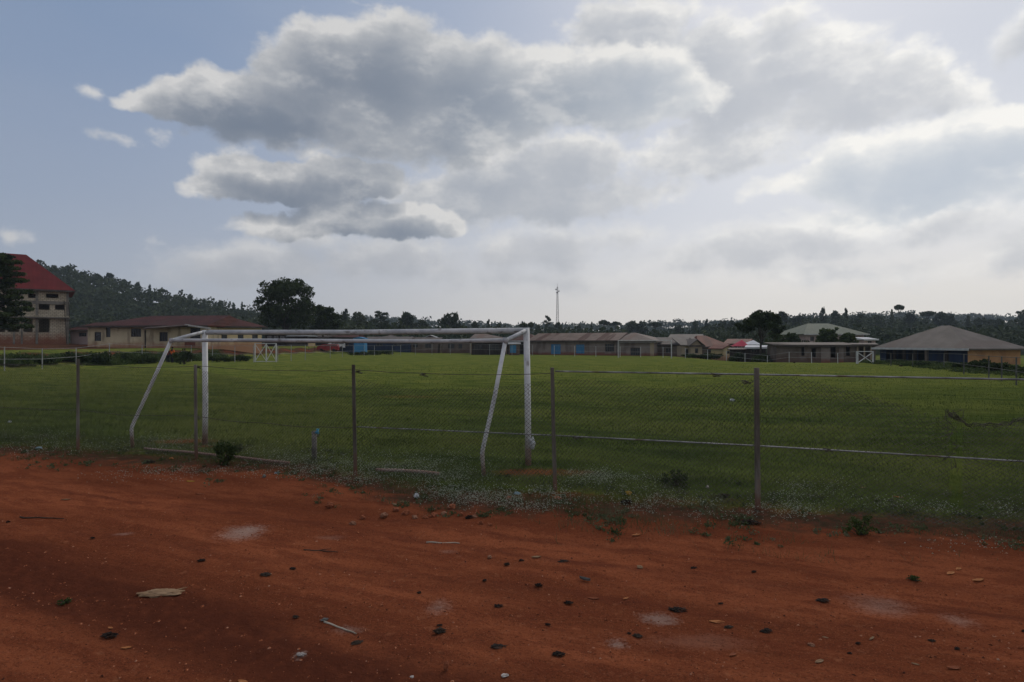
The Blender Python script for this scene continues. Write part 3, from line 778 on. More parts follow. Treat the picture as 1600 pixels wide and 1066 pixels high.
# ================================================================ building materials
def corr(name, stops, streak, amt=0.7, wave=True, sc=0.7):
    """corrugated sheet: ribs as bump, rust as its own colour"""
    m = pmat(name, stops, sc, 6, 0.65, 0.0, extra=streaks(streak, (1.0, 0.10, 0.10), 0.9, 0.50, 0.60, amt), spec=0.08)
    t = m.node_tree; h = G(t); b = [n for n in t.nodes if n.type == 'BSDF_PRINCIPLED'][0]
    w = h.n('ShaderNodeTexWave', wave_type='BANDS', bands_direction='X'); w.inputs['Scale'].default_value = 2.2
    h.put(w.inputs['Vector'], h.n('ShaderNodeTexCoord').outputs['Object'])
    bu = h.n('ShaderNodeBump'); bu.inputs['Strength'].default_value = 0.5; bu.inputs['Distance'].default_value = 0.03
    h.put(bu.inputs['Height'], w.outputs[1]); h.put(b.inputs['Normal'], bu.outputs[0])
    return m
R_red = corr('red_roof_sheet', [(0.095,0.013,0.015),(0.135,0.020,0.020)], (0.10,0.018,0.016), 0.5)
R_maroon = corr('maroon_roof_sheet', [(0.045,0.014,0.011),(0.075,0.022,0.017)], (0.05,0.022,0.016), 0.6)
R_rust = corr('rusty_roof_sheet', [(0.105,0.070,0.055),(0.165,0.115,0.092)], (0.060,0.022,0.014), 1.0)
R_brown = corr('faded_brown_roof_sheet', [(0.10,0.075,0.063),(0.15,0.115,0.098)], (0.12,0.065,0.045), 0.6)
R_grey = corr('grey_roof_sheet', [(0.092,0.078,0.069),(0.135,0.115,0.102)], (0.10,0.075,0.065), 0.6)
R_redrust = corr('red_brown_roof_sheet', [(0.11,0.036,0.024),(0.17,0.06,0.04)], (0.07,0.025,0.018), 0.7)
R_green = corr('olive_green_roof_sheet', [(0.070,0.088,0.062),(0.095,0.115,0.08)], (0.09,0.10,0.07), 0.4)
R_dull = corr('dull_brown_roof_sheet', [(0.06,0.045,0.038),(0.11,0.085,0.07)], (0.05,0.03,0.022), 0.7)
R_tin = corr('pale_tin_sheet', [(0.26,0.27,0.28),(0.40,0.41,0.42)], (0.2,0.17,0.15), 0.4)
dirt_c = (0.19,0.062,0.034)
W_block = pmat('bare_block_wall', [(0.36,0.30,0.22),(0.48,0.41,0.30),(0.56,0.48,0.36)], 0.8, 6, 0.95, 0.2, extra=both(blocks(0.45,0.22,(0.11,0.10,0.085),0.8,0.05), low_stain(0.3,1.9,dirt_c,0.85,1.2)))
W_conc = pmat('raw_concrete', [(0.13,0.12,0.105),(0.22,0.20,0.17)], 1.5, 6, 0.95, 0.2)
W_cream = pmat('cream_render', [(0.44,0.365,0.245),(0.57,0.475,0.32)], 0.5, 6, 0.9, 0.1, extra=both(streaks((0.22,0.17,0.12),(0.7,0.7,0.18),2.0,0.5,0.68,0.7), low_stain(0.0,1.1,(0.30,0.125,0.07),0.8,1.0)))
W_creamb = pmat('yellow_cream_render', [(0.52,0.41,0.23),(0.62,0.50,0.30)], 0.5, 6, 0.9, 0.1, extra=low_stain(0.2,1.5,(0.36,0.17,0.095),0.85,1.0))
W_pink = pmat('pale_pink_render', [(0.30,0.225,0.215),(0.37,0.29,0.275)], 0.6, 5, 0.9, 0.1, extra=low_stain(0.0,0.6,dirt_c,0.6,1.0))
W_mauve = pmat('stained_mauve_render', [(0.18,0.145,0.128),(0.24,0.20,0.178)], 0.5, 6, 0.92, 0.1, extra=both(streaks((0.12,0.095,0.085),(0.6,0.6,0.15),2.0,0.5,0.65,0.7), low_stain(0.05,0.7,(0.17,0.06,0.038),0.9,0.8)))
W_tan = pmat('tan_render', [(0.26,0.205,0.145),(0.35,0.28,0.20)], 0.6, 6, 0.92, 0.1, extra=low_stain(0.0,0.5,dirt_c,0.6,1.0))
W_orange = pmat('orange_render', [(0.33,0.18,0.085),(0.42,0.245,0.125)], 0.5, 6, 0.92, 0.1, extra=streaks((0.22,0.12,0.07),(0.5,0.5,0.5),1.5,0.5,0.62,0.5))
W_ruin = pmat('weathered_mud_wall', [(0.075,0.058,0.048),(0.125,0.10,0.085),(0.17,0.14,0.12)], 0.5, 7, 0.95, 0.3, extra=low_stain(0.2,1.4,(0.09,0.045,0.032),0.6,1.0))
W_dark = pmat('dark_timber', [(0.022,0.018,0.016),(0.05,0.04,0.035)], 1.2, 5, 0.95, 0.3, stretch=(3,3,0.4))
W_blue = pmat('blue_painted_board', [(0.014,0.023,0.048),(0.024,0.038,0.075)], 0.7, 5, 0.8, 0.2, stretch=(2,2,0.3), extra=streaks((0.03,0.035,0.05),(0.8,0.8,0.3),2,0.5,0.62,0.7))
W_sky = pmat('bright_blue_paint', [(0.045,0.17,0.32),(0.06,0.22,0.39)], 0.8, 4, 0.7)
D_blue = pmat('blue_door_paint', [(0.045,0.15,0.28),(0.065,0.20,0.36)], 1.0, 5, 0.7, stretch=(3,3,0.5))
M_glass = pmat('dark_window_glass', [(0.012,0.013,0.016),(0.03,0.032,0.036)], 1.0, 2, 0.25, spec=0.5)
M_frame = pmat('window_frame_wood', [(0.06,0.05,0.045),(0.10,0.085,0.075)], 3, 3, 0.8)
M_fascia = pmat('pale_fascia_board', [(0.30,0.29,0.28),(0.46,0.45,0.44)], 1.5, 5, 0.8)
M_fascia_d = pmat('dark_fascia_board', [(0.05,0.042,0.038),(0.09,0.075,0.065)], 1.5, 5, 0.85)
M_cloth_pink = pmat('pink_canvas', [(0.50,0.06,0.10),(0.60,0.09,0.13)], 1.0, 3, 0.7, trans=0.3)
M_cloth_white = pmat('white_canvas', [(0.60,0.60,0.63),(0.72,0.72,0.73)], 1.0, 3, 0.7, trans=0.2)

class House:
    def __init__(s, name, label, A, B, depth, ze, zr, wall, roof, kind='hip', oh=0.5, fascia=None, group=None, inset=None, cat='house', z0=None, foot=0.3):
        """A, B = (px, Y) ends of the facade facing the pitch; ze / zr = photo rows of eaves and ridge at A's distance"""
        a = Vector(((A[0]-CX)*A[1]/F, A[1], 0)); b = Vector(((B[0]-CX)*B[1]/F, B[1], 0))
        s.a, s.b = a, b; s.u = (b-a).normalized(); s.L = (b-a).length; s.rz = math.atan2(s.u.y, s.u.x)
        s.z0 = ground_h(*(a+b).xy*0.5, False) if z0 is None else z0
        s.h = EYE+(HY-ze)*A[1]/F-s.z0; s.hr = EYE+(HY-zr)*A[1]/F-s.z0
        s.root = thing(name, label, cat, (a.x, a.y, s.z0), s.rz, group)
        s.depth, s.wall, s.roofm, s.kind, s.oh, s.fascia, s.inset, s.foot = depth, wall, roof, kind, oh, fascia, inset, foot
        s.holes = []
    def loc(s, px, py, dy=0.0):
        """photo position -> facade coordinates (x along, z up)"""
        dx = (px-CX)/F; n = Vector((-s.u.y, s.u.x, 0)); o = s.a+n*dy
        # solve o + u t = (dx*Y, Y)
        t = (dx*o.y-o.x)/(s.u.x-dx*s.u.y); Y = o.y+s.u.y*t
        return t, EYE+(HY-py)*Y/F-s.z0
    def window(s, x0, x1, y0, y1, frame=None, pane=None, bars=(1, 0), name='window', recess=0.10, fw=0.06, child='pane'):
        p, z1 = s.loc(x0, y0); q, z0 = s.loc(x1, y1)
        z0 = max(z0, 0.02); s.holes.append((p, q, z0, z1))
        fr = MB(); y = recess
        fr.box(p, p+fw, y-0.05, y+0.02, z0, z1); fr.box(q-fw, q, y-0.05, y+0.02, z0, z1)
        fr.box(p+fw, q-fw, y-0.05, y+0.02, z1-fw, z1); fr.box(p+fw, q-fw, y-0.05, y+0.02, z0, z0+fw)
        for i in range(bars[0]):
            xm = lerp(p, q, (i+1)/(bars[0]+1)); fr.box(xm-fw/2, xm+fw/2, y-0.045, y+0.018, z0+fw, z1-fw)
        for i in range(bars[1]):
            zm = lerp(z0, z1, (i+1)/(bars[1]+1)); fr.box(p+fw, q-fw, y-0.04, y+0.014, zm-fw/2, zm+fw/2)
        f = fr.build(name, frame or M_frame, s.root)
        pn = MB().box(p+0.003, q-0.003, y+0.025, y+0.045, z0+0.003, z1-0.003)
        pn.build(child, pane or M_glass, f)
        return f
    def door(s, x0, x1, y0, y1, m):
        p, z1 = s.loc(x0, y0); q, z0 = s.loc(x1, y1); z0 = max(z0, 0.02); s.holes.append((p, q, z0, z1))
        d = MB().box(p+0.04, q-0.04, 0.06, 0.10, z0+0.003, z1-0.04)
        xm = (p+q)/2
        for (c0, c1) in ((p+0.10, xm-0.05), (xm+0.05, q-0.10)):
            for (e0, e1) in ((0.08, 0.46), (0.54, 0.92)):
                d.box(c0, c1, 0.045, 0.06, lerp(z0, z1, e0), lerp(z0, z1, e1))
        o = d.build('door', m, s.root)
        fr = MB(); fr.box(p, p+0.04, 0.02, 0.12, z0, z1); fr.box(q-0.04, q, 0.02, 0.12, z0, z1); fr.box(p+0.04, q-0.04, 0.02, 0.12, z1-0.04, z1)
        fr.build('frame', m, o)
        return o
    def opening(s, x0, x1, y0, y1):
        p, z1 = s.loc(x0, y0); q, z0 = s.loc(x1, y1); s.holes.append((p, q, max(z0, 0.02), z1))
    def part(s, name, mb, m): return mb.build(name, m, s.root)
    def finish(s):
        t = 0.2; L, H, Dp = s.L, s.h, s.depth; w = MB()
        xs = sorted({0.0, L}|{min(max(v, 0), L) for h_ in s.holes for v in h_[:2]})
        zs = sorted({-s.foot-0.5, H}|{min(max(v, 0), H-0.02) for h_ in s.holes for v in h_[2:]})
        # front wall as cells, leaving the openings out, with reveals
        solid = {}
        for i in range(len(xs)-1):
            for k in range(len(zs)-1):
                xc = (xs[i]+xs[i+1])/2; zc = (zs[k]+zs[k+1])/2
                solid[i, k] = not any(h_[0] < xc < h_[1] and h_[2] < zc < h_[3] for h_ in s.holes)
        for (i, k), sl in solid.items():
            if not sl: continue
            x0, x1, z0, z1 = xs[i], xs[i+1], zs[k], zs[k+1]
            vs = [(x0,0,z0),(x1,0,z0),(x1,0,z1),(x0,0,z1),(x0,t,z0),(x1,t,z0),(x1,t,z1),(x0,t,z1)]
            fs = [(0,1,2,3),(7,6,5,4)]
            if not solid.get((i-1, k), False): fs.append((0,3,7,4))
            if not solid.get((i+1, k), False): fs.append((1,5,6,2))
            if not solid.get((i, k-1), False): fs.append((0,4,5,1))
            if not solid.get((i, k+1), False): fs.append((3,2,6,7))
            w.add(vs, fs)
        b = -s.foot-0.5
        w.box(0, t, t, Dp-t, b, H); w.box(L-t, L, t, Dp-t, b, H); w.box(0, L, Dp-t, Dp, b, H)
        o, hr = s.oh, s.hr; e = 0.12
        if s.kind == 'gablex':      # ridge across: gable faces the pitch
            w.add([(0,0,H),(L,0,H),(L/2,0,hr-0.05),(0,t,H),(L,t,H),(L/2,t,hr-0.05)], [(0,1,2),(5,4,3),(0,2,5,3),(1,4,5,2)])
        if s.kind == 'gable':
            for x in (0, L-t):
                w.add([(x,0,H),(x,Dp,H),(x,Dp/2,hr-0.05),(x+t,0,H),(x+t,Dp,H),(x+t,Dp/2,hr-0.05)], [(0,2,1),(3,4,5),(0,3,5,2),(1,2,5,4)])
        s.part('wall', w, s.wall)
        r = MB(); x0, x1, y0, y1 = -o, L+o, -o, Dp+o; zb = H+0.005; zt = zb+e
        base = [(x0,y0,zb),(x1,y0,zb),(x1,y1,zb),(x0,y1,zb),(x0,y0,zt),(x1,y0,zt),(x1,y1,zt),(x0,y1,zt)]
        sides = [(0,1,5,4),(1,2,6,5),(2,3,7,6),(3,0,4,7)]
        if s.kind in ('hip', 'gable'):
            ins = s.inset if s.inset is not None else (Dp/2 if s.kind == 'hip' else 0.0)
            if not isinstance(ins, tuple): ins = (ins, ins)
            if s.kind == 'gable': ins = (0, 0)
            ym = (y0+y1)/2; xa, xb = x0+ins[0], x1-ins[1]
            r.add(base+[(xa,ym,hr),(xb,ym,hr)], [(3,2,1,0)]+sides+[(4,5,9,8),(5,6,9),(6,7,8,9),(7,4,8)])
        elif s.kind == 'gablex':
            xm = (x0+x1)/2
            r.add([(x0,y0,zb),(xm,y0,hr-e),(x1,y0,zb),(x0,y1,zb),(xm,y1,hr-e),(x1,y1,zb),(x0,y0,zt),(xm,y0,hr),(x1,y0,zt),(x0,y1,zt),(xm,y1,hr),(x1,y1,zt)],
                  [(0,6,7,1),(1,7,8,2),(3,4,10,9),(4,5,11,10),(6,9,10,7),(7,10,11,8),(0,1,4,3),(1,2,5,4),(0,3,9,6),(2,8,11,5)])
        elif s.kind == 'shed':
            r.add([(x0,y0,zb),(x1,y0,zb),(x1,y1,hr),(x0,y1,hr),(x0,y0,zt),(x1,y0,zt),(x1,y1,hr+e),(x0,y1,hr+e)], [(3,2,1,0),(4,5,6,7)]+sides)
            w2 = MB(); w2.add([(0,t,H),(0,Dp-t,H),(0,Dp-t,hr-0.03)],[(0,1,2)]); w2.add([(L,t,H),(L,Dp-t,H),(L,Dp-t,hr-0.03)],[(2,1,0)])
        s.part('roof', r, s.roofm)
        if s.fascia:
            f = MB(); f.box(x0-0.02, x1+0.02, y0-0.045, y0-0.004, zb-0.10, zt+0.03)
            s.part('fascia', f, s.fascia)
        return s.root

# ---- red-roofed school, three floors of openings, left edge
Y = 86
h = House('school_building', 'tall unfinished block school with a steep red roof and open window holes', (-130, 77.0), (107.5, 86.5), 12, 446.5, 378, W_block, R_red, 'hip', 0.75, M_fascia_d, inset=5.6, cat='school', z0=2.0)
for x0 in (-90,-52,-14): 
    for (a_, b_) in ((459,466),(473,486),(498,519)): h.opening(x0, x0+22, a_, b_)
for q_ in [(15,32,459,466),(44,56,459,466),(72,91,459,466),(14,30,473,486),(36,51,473,486),(60.5,77.5,473,484.5),(86,101,473,484.5),(12,30,498,519),(36.5,51,498,519),(60.5,77.5,498,519.5)]:
    h.opening(*q_)
def hbox(h, x0, x1, y0, y1, ya, yb, zlift=0.0):
    p, z1 = h.loc(x0, y0); q, z0 = h.loc(x1, y1); return (p, q, ya, yb, z0, z1)
mb = MB(); mb.box(*hbox(h,-128,108.5,469.5,472,-0.12,-0.004)); h.part('upper_beam', mb, W_conc)
mb = MB(); mb.box(*hbox(h,-128,109.5,493.5,496.5,-0.9,-0.004)); h.part('balcony_slab', mb, W_conc)
for (a_, b_) in ((-70,-67),(-30,-27),(32.5,35.5),(55.5,59.5),(103.5,107.5)):
    mb = MB(); mb.box(*hbox(h,a_,b_,454.5,493.4,-0.10,-0.003)); 
    p, z1 = h.loc(a_, 496.6); q, z0 = h.loc(b_, 540); mb.box(p, q, -0.10, -0.003, -0.5, z1)
    h.part('pillar', mb, W_conc)
for (a_, b_) in ((21,24),):
    p, z1 = h.loc(a_, 519); q, _ = h.loc(b_, 519); mb = MB().box(p, q, -1.6, -1.4, -0.3, z1); h.part('stub_column', mb, W_conc)
# timber scaffold pole leaning on the right corner
p, z0 = h.loc(104, 540); q, z1 = h.loc(100, 470)
mb = MB().tube([(p, -0.8, 0), (q, -0.35, z1)], 0.06, 6); h.part('prop_pole', mb, M_bark)
mb = MB().tube([(p+0.5, -0.8, 0), (q+0.5, -0.35, z1-0.2)], 0.05, 6); h.part('prop_pole', mb, M_bark)
h.finish()

# ---- small pink building
h = House('pink_house', 'small pale pink house with a dark red roof squeezed between school and long cream building', (110, 88), (152, 88), 8, 517, 502.5, W_pink, R_maroon, 'hip', 0.5, M_fascia_d, inset=1.5, z0=1.55)
h.window(123, 135, 520, 526, bars=(2,0)); h.finish()
# ---- long cream building, left wing
h = House('cream_building', 'long stained cream building with a low maroon roof and an open porch gable', (137, 82), (322, 80), 10, 511, 491.5, W_cream, R_maroon, 'hip', 0.7, M_fascia_d, inset=(6.5,0.5), cat='building', z0=1.4)
h.window(147.5, 158, 519, 533, bars=(0,0)); h.window(165.5, 172.5, 511.8, 527, bars=(0,0))
h.window(204.5, 220.5, 513.5, 526.5, bars=(3,0)); h.window(249, 262, 519, 533.5, bars=(2,0)); h.window(297,313,512.5,529, bars=(0,0))
# porch roof: sheet sloping towards the viewer over the middle, with its side timbers
p, z1 = h.loc(236, 513.5); q, _ = h.loc(300, 507.5); zt = h.loc(300, 508)[1]; zl = h.loc(236, 514.5)[1]
mb = MB().add([(p,-1.6,zl-0.05),(q+0.3,-1.6,zl+0.35),(q+0.3,-0.75,zt-0.02),(p,-0.75,zt-0.35),(p,-1.6,zl+0.05),(q+0.3,-1.6,zl+0.45),(q+0.3,-0.75,zt+0.08),(p,-0.75,zt-0.25)],
              [(3,2,1,0),(4,5,6,7),(0,1,5,4),(1,2,6,5),(2,3,7,6),(3,0,4,7)])
h.part('porch_roof', mb, R_dull)
q2, zb = h.loc(330, 516)
mb = MB().add([(q-0.2,-1.2,zt-0.1),(q2+0.6,-1.2,zb+0.1),(q2+0.6,-1.05,zb+0.1),(q-0.2,-1.05,zt-0.1),(q-0.2,-1.2,zt+0.08),(q2+0.6,-1.2,zb+0.28),(q2+0.6,-1.05,zb+0.28),(q-0.2,-1.05,zt+0.08)],
              [(3,2,1,0),(4,5,6,7),(0,1,5,4),(1,2,6,5),(2,3,7,6),(3,0,4,7)])
h.part('bargeboard', mb, M_fascia)
for px_ in (239, 331):
    p_, zz = h.loc(px_, 516); h.part('porch_post', MB().box(p_-0.06, p_+0.06, -1.5, -1.38, -0.3, zz-0.02), W_dark)
h.part('fence_rail', MB().box(h.loc(300,533)[0], h.loc(316,533)[0], -1.5, -1.42, 0.25, 0.85), R_redrust)
h.finish()
# ---- cream building, right wing
h = House('yellow_cream_wing', 'bright cream wing with a row of dark doorway-like windows left of the large round-headed tree', (322, 82), (409, 87), 5.0, 511, 496, W_creamb, R_maroon, 'hip', 0.6, M_fascia_d, inset=(0.5,3.2), cat='building', z0=1.4)
h.window(325, 335, 524, 542, bars=(0,0), name='door'); 
for x0 in (346,371.5,394): h.window(x0, x0+9, 523, 530, bars=(0,0))
h.finish()

# ---- sheds and shops beyond the crossbar, left to right
def stall(name, label, A, B, depth, ze, zr, wall, roof, kind='shed', fascia=None, cat='shed', posts=True, z0=None, oh=0.3, **k):
    return House(name, label, A, B, depth, ze, zr, wall, roof, kind, oh, fascia, cat=cat, z0=z0, **k)
h = stall('timber_shed', 'dark timber shed with pale window bars just right of the cream wing', (414,118),(452,118), 6, 523, 519, W_dark, R_dull)
for x0 in (418,428,438): h.window(x0, x0+7, 525, 529, frame=M_fascia, bars=(2,0))
h.finish()
h = stall('timber_shed', 'low dark shed with a faded tin roof behind the white double-braced gate', (450,116),(480,116), 5, 526, 521, W_dark, R_tin, 'gable'); h.window(456,464,530,537); h.finish()
h = stall('brown_shed', 'long brown-roofed shed left of the bright blue kiosk', (505,126),(556,126), 7, 528, 521, W_dark, R_maroon, 'gable', M_fascia_d); h.window(512,520,532,539); h.window(530,540,532,539); h.finish()
h = stall('timber_shed', 'dark lean-to shed behind the parked white and red vehicle', (478,122),(508,122), 6, 529, 524, W_dark, R_dull); h.window(488,498,532,538); h.finish()
h = stall('blue_kiosk', 'bright blue kiosk with a small pitched roof', (553,112),(569,112), 2.4, 530, 526.5, W_sky, W_sky, 'gablex', cat='kiosk', oh=0.15)
h.window(557,565,533,538, frame=W_sky, bars=(0,0), name='hatch', child='shutter', pane=D_blue); h.finish()
h = stall('blue_stall', 'long low dark blue stall right of the bright blue kiosk', (571,120),(640,120), 6, 532.5, 526, W_blue, R_grey, 'gable', cat='stall')
h.window(588,598,535,541); h.window(615,628,535,541, name='hatch'); h.finish()
h = stall('blue_stall', 'small dark blue lean-to left of the bright blue kiosk', (530,114),(551,114), 3, 533, 531, W_blue, R_dull, cat='stall'); h.window(536,545,536,541,name='hatch'); h.finish()
h = stall('grey_roof_house', 'house with a pale grey hip roof peeping over the crossbar between kiosk and near posts', (590,138),(620,138), 8, 529, 523, W_dark, R_grey, 'hip', inset=3.0, cat='house'); h.window(598,605,532,537); h.finish()
h = stall('grey_shed', 'plain grey-brown shed in the middle behind the crossbar', (638,122),(684,122), 6, 533, 528, W_ruin, R_dull, cat='shed'); h.window(645,653,536,543); h.window(664,674,536,544,name='door'); h.finish()
h = stall('white_gable_shed', 'small shed with a whitish peaked roof showing above the lower bar', (662,134),(682,134), 4, 529, 523.5, W_ruin, R_tin, 'gablex', cat='shed'); h.window(668,675,532,537); h.finish()
h = stall('brown_roof_house', 'wide house under a faded brown roof left of the right near goalpost', (736,112),(792,112), 8, 530, 521, W_tan, R_brown, 'hip', M_fascia_d, inset=(0.8,4.5), cat='house')
h.window(742,750,535,542); h.window(758,764,535,545,name='door'); h.finish()
h = stall('market_stall', 'dark open market stall with cluttered shelves left of the blue-fronted shop', (737,106),(790,106), 3, 536, 534.5, W_dark, R_dull, cat='stall')
h.window(741,755,538.5,546,bars=(2,1),frame=M_fascia_d); h.window(762,780,538.5,547,bars=(2,1)); h.finish()
h = stall('low_roof_house', 'dark brown house between the market stall and the right near goalpost', (792,112),(838,110), 7, 533.5, 522, W_dark, R_maroon, 'hip', M_fascia, inset=2.5, cat='house'); h.window(822,832,538,547,name='door'); h.finish()
h = stall('blue_shop', 'little shop with a light blue front between the right near goal tubes', (795,103),(812,103), 2.5, 538, 536.5, W_ruin, R_tin, cat='shop', oh=0.2)
h.door(797,806.5,539.5,551.5, W_sky); h.finish()
h = stall('grey_shed', 'grey shed with a square window left of the faded brown roof', (690,122),(734,122), 5, 534, 531, W_ruin, R_dull, cat='shed'); h.window(700,710,537,545); h.window(716,722,537,545); h.finish()

# ---- rusty-roofed row across the pitch
h = House('row_house', 'long row house with rust-streaked roof and two blue doors across the pitch', (829, 108), (963, 100), 8, 533.5, 520.5, W_mauve, R_rust, 'gable', 0.5, M_fascia_d, inset=(2.5,0))
h.door(861, 876, 538, 553.5, D_blue); h.door(900, 913, 538.5, 552.5, D_blue); h.window(945.5, 959.5, 537.5, 550, bars=(3,0)); h.finish()
h = House('hip_roof_house', 'house with a brown hip roof and barred window behind the far goal', (964, 100), (1022, 97), 9, 534.5, 519.5, W_mauve, R_brown, 'hip', 0.5, M_fascia_d, inset=(1.5,5.0))
h.window(985, 1000, 543.5, 555.5, bars=(3,1)); 
p, z1 = h.loc(1016, 536); h.part('corner_pillar', MB().box(p, h.L, -0.14, -0.004, -0.3, h.h-0.01), W_tan)
h.finish()
h = House('shadowed_shed', 'dark brick shed with a low grey roof, right of the barred-window house behind the goal', (1023, 99), (1068, 97), 7, 539.5, 527, W_ruin, R_grey, 'gable', 0.4, M_fascia_d)
h.window(1040,1048,544,552); h.finish()
h = House('gabled_house', 'tan gabled house with a small dark window facing the pitch, right of the far goal', (1079, 95), (1097, 95.3), 4, 541, 530, W_tan, R_grey, 'gablex', 0.35, M_fascia_d)
h.window(1086,1091,544.5,552, bars=(0,0)); h.finish()
h = House('tan_lean_to', 'narrow tan wall with a dark doorway between the dark brick shed and the tan gable', (1065, 95.6), (1079, 95.8), 3, 540.5, 529, W_tan, R_grey, 'shed', 0.25)
h.window(1070.5,1076,545.5,557, bars=(0,0), name='door'); h.finish()
h = House('grey_roof_house', 'plain grey-roofed house rising behind the dark brick shed', (1046, 112), (1092, 110), 8, 531, 522, W_mauve, R_grey, 'gable', 0.4); h.window(1060,1068,534,538); h.finish()
h = House('red_roof_house', 'house with a broad red-brown roof right of the tan gable', (1096, 106), (1142, 106), 9, 543, 524, W_ruin, R_redrust, 'hip', 0.5, M_fascia_d, inset=(1.0,3.5)); h.window(1104,1112,546,551); h.finish()
h = House('cream_gable_house', 'small house with a cream gable end beside the white fence', (1130, 99), (1145, 99.3), 4, 546, 539, W_creamb, R_redrust, 'gablex', 0.4); h.window(1136,1140,548,553, bars=(0,0)); h.finish()
h = House('red_roof_house', 'far house whose red-brown roof shows left of the pink canopy', (1134, 122), (1166, 120), 8, 538, 529.5, W_ruin, R_redrust, 'gable', 0.5); h.window(1146,1154,540,545); h.finish()

# ---- canopies and white sheds by the wide-crowned tree
def canopy(name, label, px0, px1, Y, yb, yt, m, legs=True, depth=3.0):
    x0 = (px0-CX)*Y/F; x1 = (px1-CX)*Y/F; zb = EYE+(HY-yb)*Y/F; zt = EYE+(HY-yt)*Y/F; g0 = ground_h((x0+x1)/2, Y, False)
    root = thing(name, label, 'canopy', ((x0+x1)/2, Y, g0)); w = (x1-x0)/2; t = 0.03
    b = [(-w,0,zb-g0),(w,0,zb-g0),(w,depth,zb-g0),(-w,depth,zb-g0)]; ap = (0.35*w,depth/2,zt-g0)
    mb = MB().add(b+[ap]+[(x,y,z-t) for x,y,z in b]+[(ap[0],ap[1],ap[2]-t)], [(0,1,4),(1,2,4),(2,3,4),(3,0,4),(6,5,9),(7,6,9),(8,7,9),(5,8,9),(0,5,6,1),(1,6,7,2),(2,7,8,3),(3,8,5,0)])
    mb.build('cloth', m, root)
    for (sx, sy) in ((-1,0),(1,0),(1,1),(-1,1)):
        MB().tube([(sx*(w-0.08), 0.08+sy*(depth-0.16), -0.3), (sx*(w-0.08), 0.08+sy*(depth-0.16), zb-g0-t)], 0.03, 6).build('leg', M_grey_far, root)
    return root
canopy('party_canopy', 'bright pink pointed canopy among the red-brown roofs', 1152, 1171, 98, 541, 531, M_cloth_pink)
canopy('party_canopy', 'white pointed canopy just right of the pink one', 1168, 1190, 101, 538.5, 531.5, M_cloth_white)
h = House('white_roof_shed', 'low dark shed under a white flat roof beneath the wide-crowned tree', (1167, 90), (1196, 89), 4, 544, 541, W_dark, M_cloth_white, 'shed', 0.3, M_cloth_white, cat='shed'); h.window(1174,1182,546,551); h.finish()
h = House('dark_shed', 'dark low shed behind the fence, right of the cream gable end', (1140, 93), (1168, 92), 4, 547, 545, W_dark, R_dull, 'shed', 0.3, cat='shed'); h.window(1150,1158,549,553); h.finish()

# ---- right side
h = House('ruined_row', 'long weathered mud-walled row with patched openings under a dull roof', (1213, 80), (1338, 78), 6, 540.5, 536.5, W_ruin, R_dull, 'shed', 0.4, M_fascia_d, cat='building', z0=-0.5)
for q_ in [(1252,1257,543,556),(1268,1275,544,558),(1298,1306,543,559),(1322,1328,541.5,556)]: h.opening(*q_)
for (a_, b_) in ((1283,1297),(1311,1318)):
    p, z1 = h.loc(a_, 543); q, _ = h.loc(b_, 543); h.part('plaster_patch', MB().box(p, q, -0.03, -0.003, -0.4, z1), W_mauve)
h.finish()
h = House('timber_frame_shed', 'open shed with pale timber uprights behind the white cross-braced gate', (1336, 78), (1368, 77), 5, 540, 537.5, W_ruin, R_dull, 'shed', 0.4, M_fascia_d, cat='shed', z0=-0.6)
for q_ in [(1343,1349,543,558),(1353,1359,543,558)]: h.opening(*q_)
for a_ in (1340,1350.5,1361): p, z1 = h.loc(a_, 542); h.part('upright', MB().box(p-0.08, p+0.08, -0.09, -0.003, -0.4, h.h-0.02), W_tan)
h.finish()
h = House('green_roof_house', 'house with a large olive green hip roof on the rise behind the ruined row', (1259, 118), (1350, 118), 13, 523, 504, W_pink, R_green, 'hip', 0.7, M_fascia, inset=4.2, z0=0.2)
for x0 in (1266,1280,1296,1318,1334): h.window(x0, x0+6, 526, 533, bars=(1,0))
h.finish()
h = House('white_house', 'small bright white house right of the olive green roof', (1350, 99), (1368, 99.5), 4, 531, 527, W_pink, M_cloth_white, 'gable', 0.3, M_cloth_white); h.window(1356,1362,533,537); h.finish()
h = House('blue_hall', 'broad low hall with a grey-brown hip roof, blue front and orange side wall', (1375, 69), (1512, 59), 6.6, 545.2, 510.5, W_blue, R_grey, 'hip', 0.55, None, inset=(5.2,5.2), cat='hall', z0=-0.5)
HB = h
for q_ in [(1384,1396,548,566),(1402,1410,548,566),(1418,1428,548,566),(1434,1446,548,566)]: h.opening(*q_)
for a_ in (1399,1414,1431,1449,1480): p, z1 = h.loc(a_, 546); h.part('pillar', MB().box(p-0.14, p+0.14, -0.2, -0.003, -0.3, h.h-0.01), W_dark if a_ != 1449 else W_ruin)
f_ = MB().box(-0.6, h.L+0.57, -0.62, -0.56, h.h-0.06, h.h+0.15); h.part('fascia', f_, M_white_far)
L_ = h.L
o_ = MB().box(L_+0.004, L_+0.03, 0.0, 6.6, -0.4, h.h-0.02); h.part('side_wall', o_, W_orange)
h.finish()

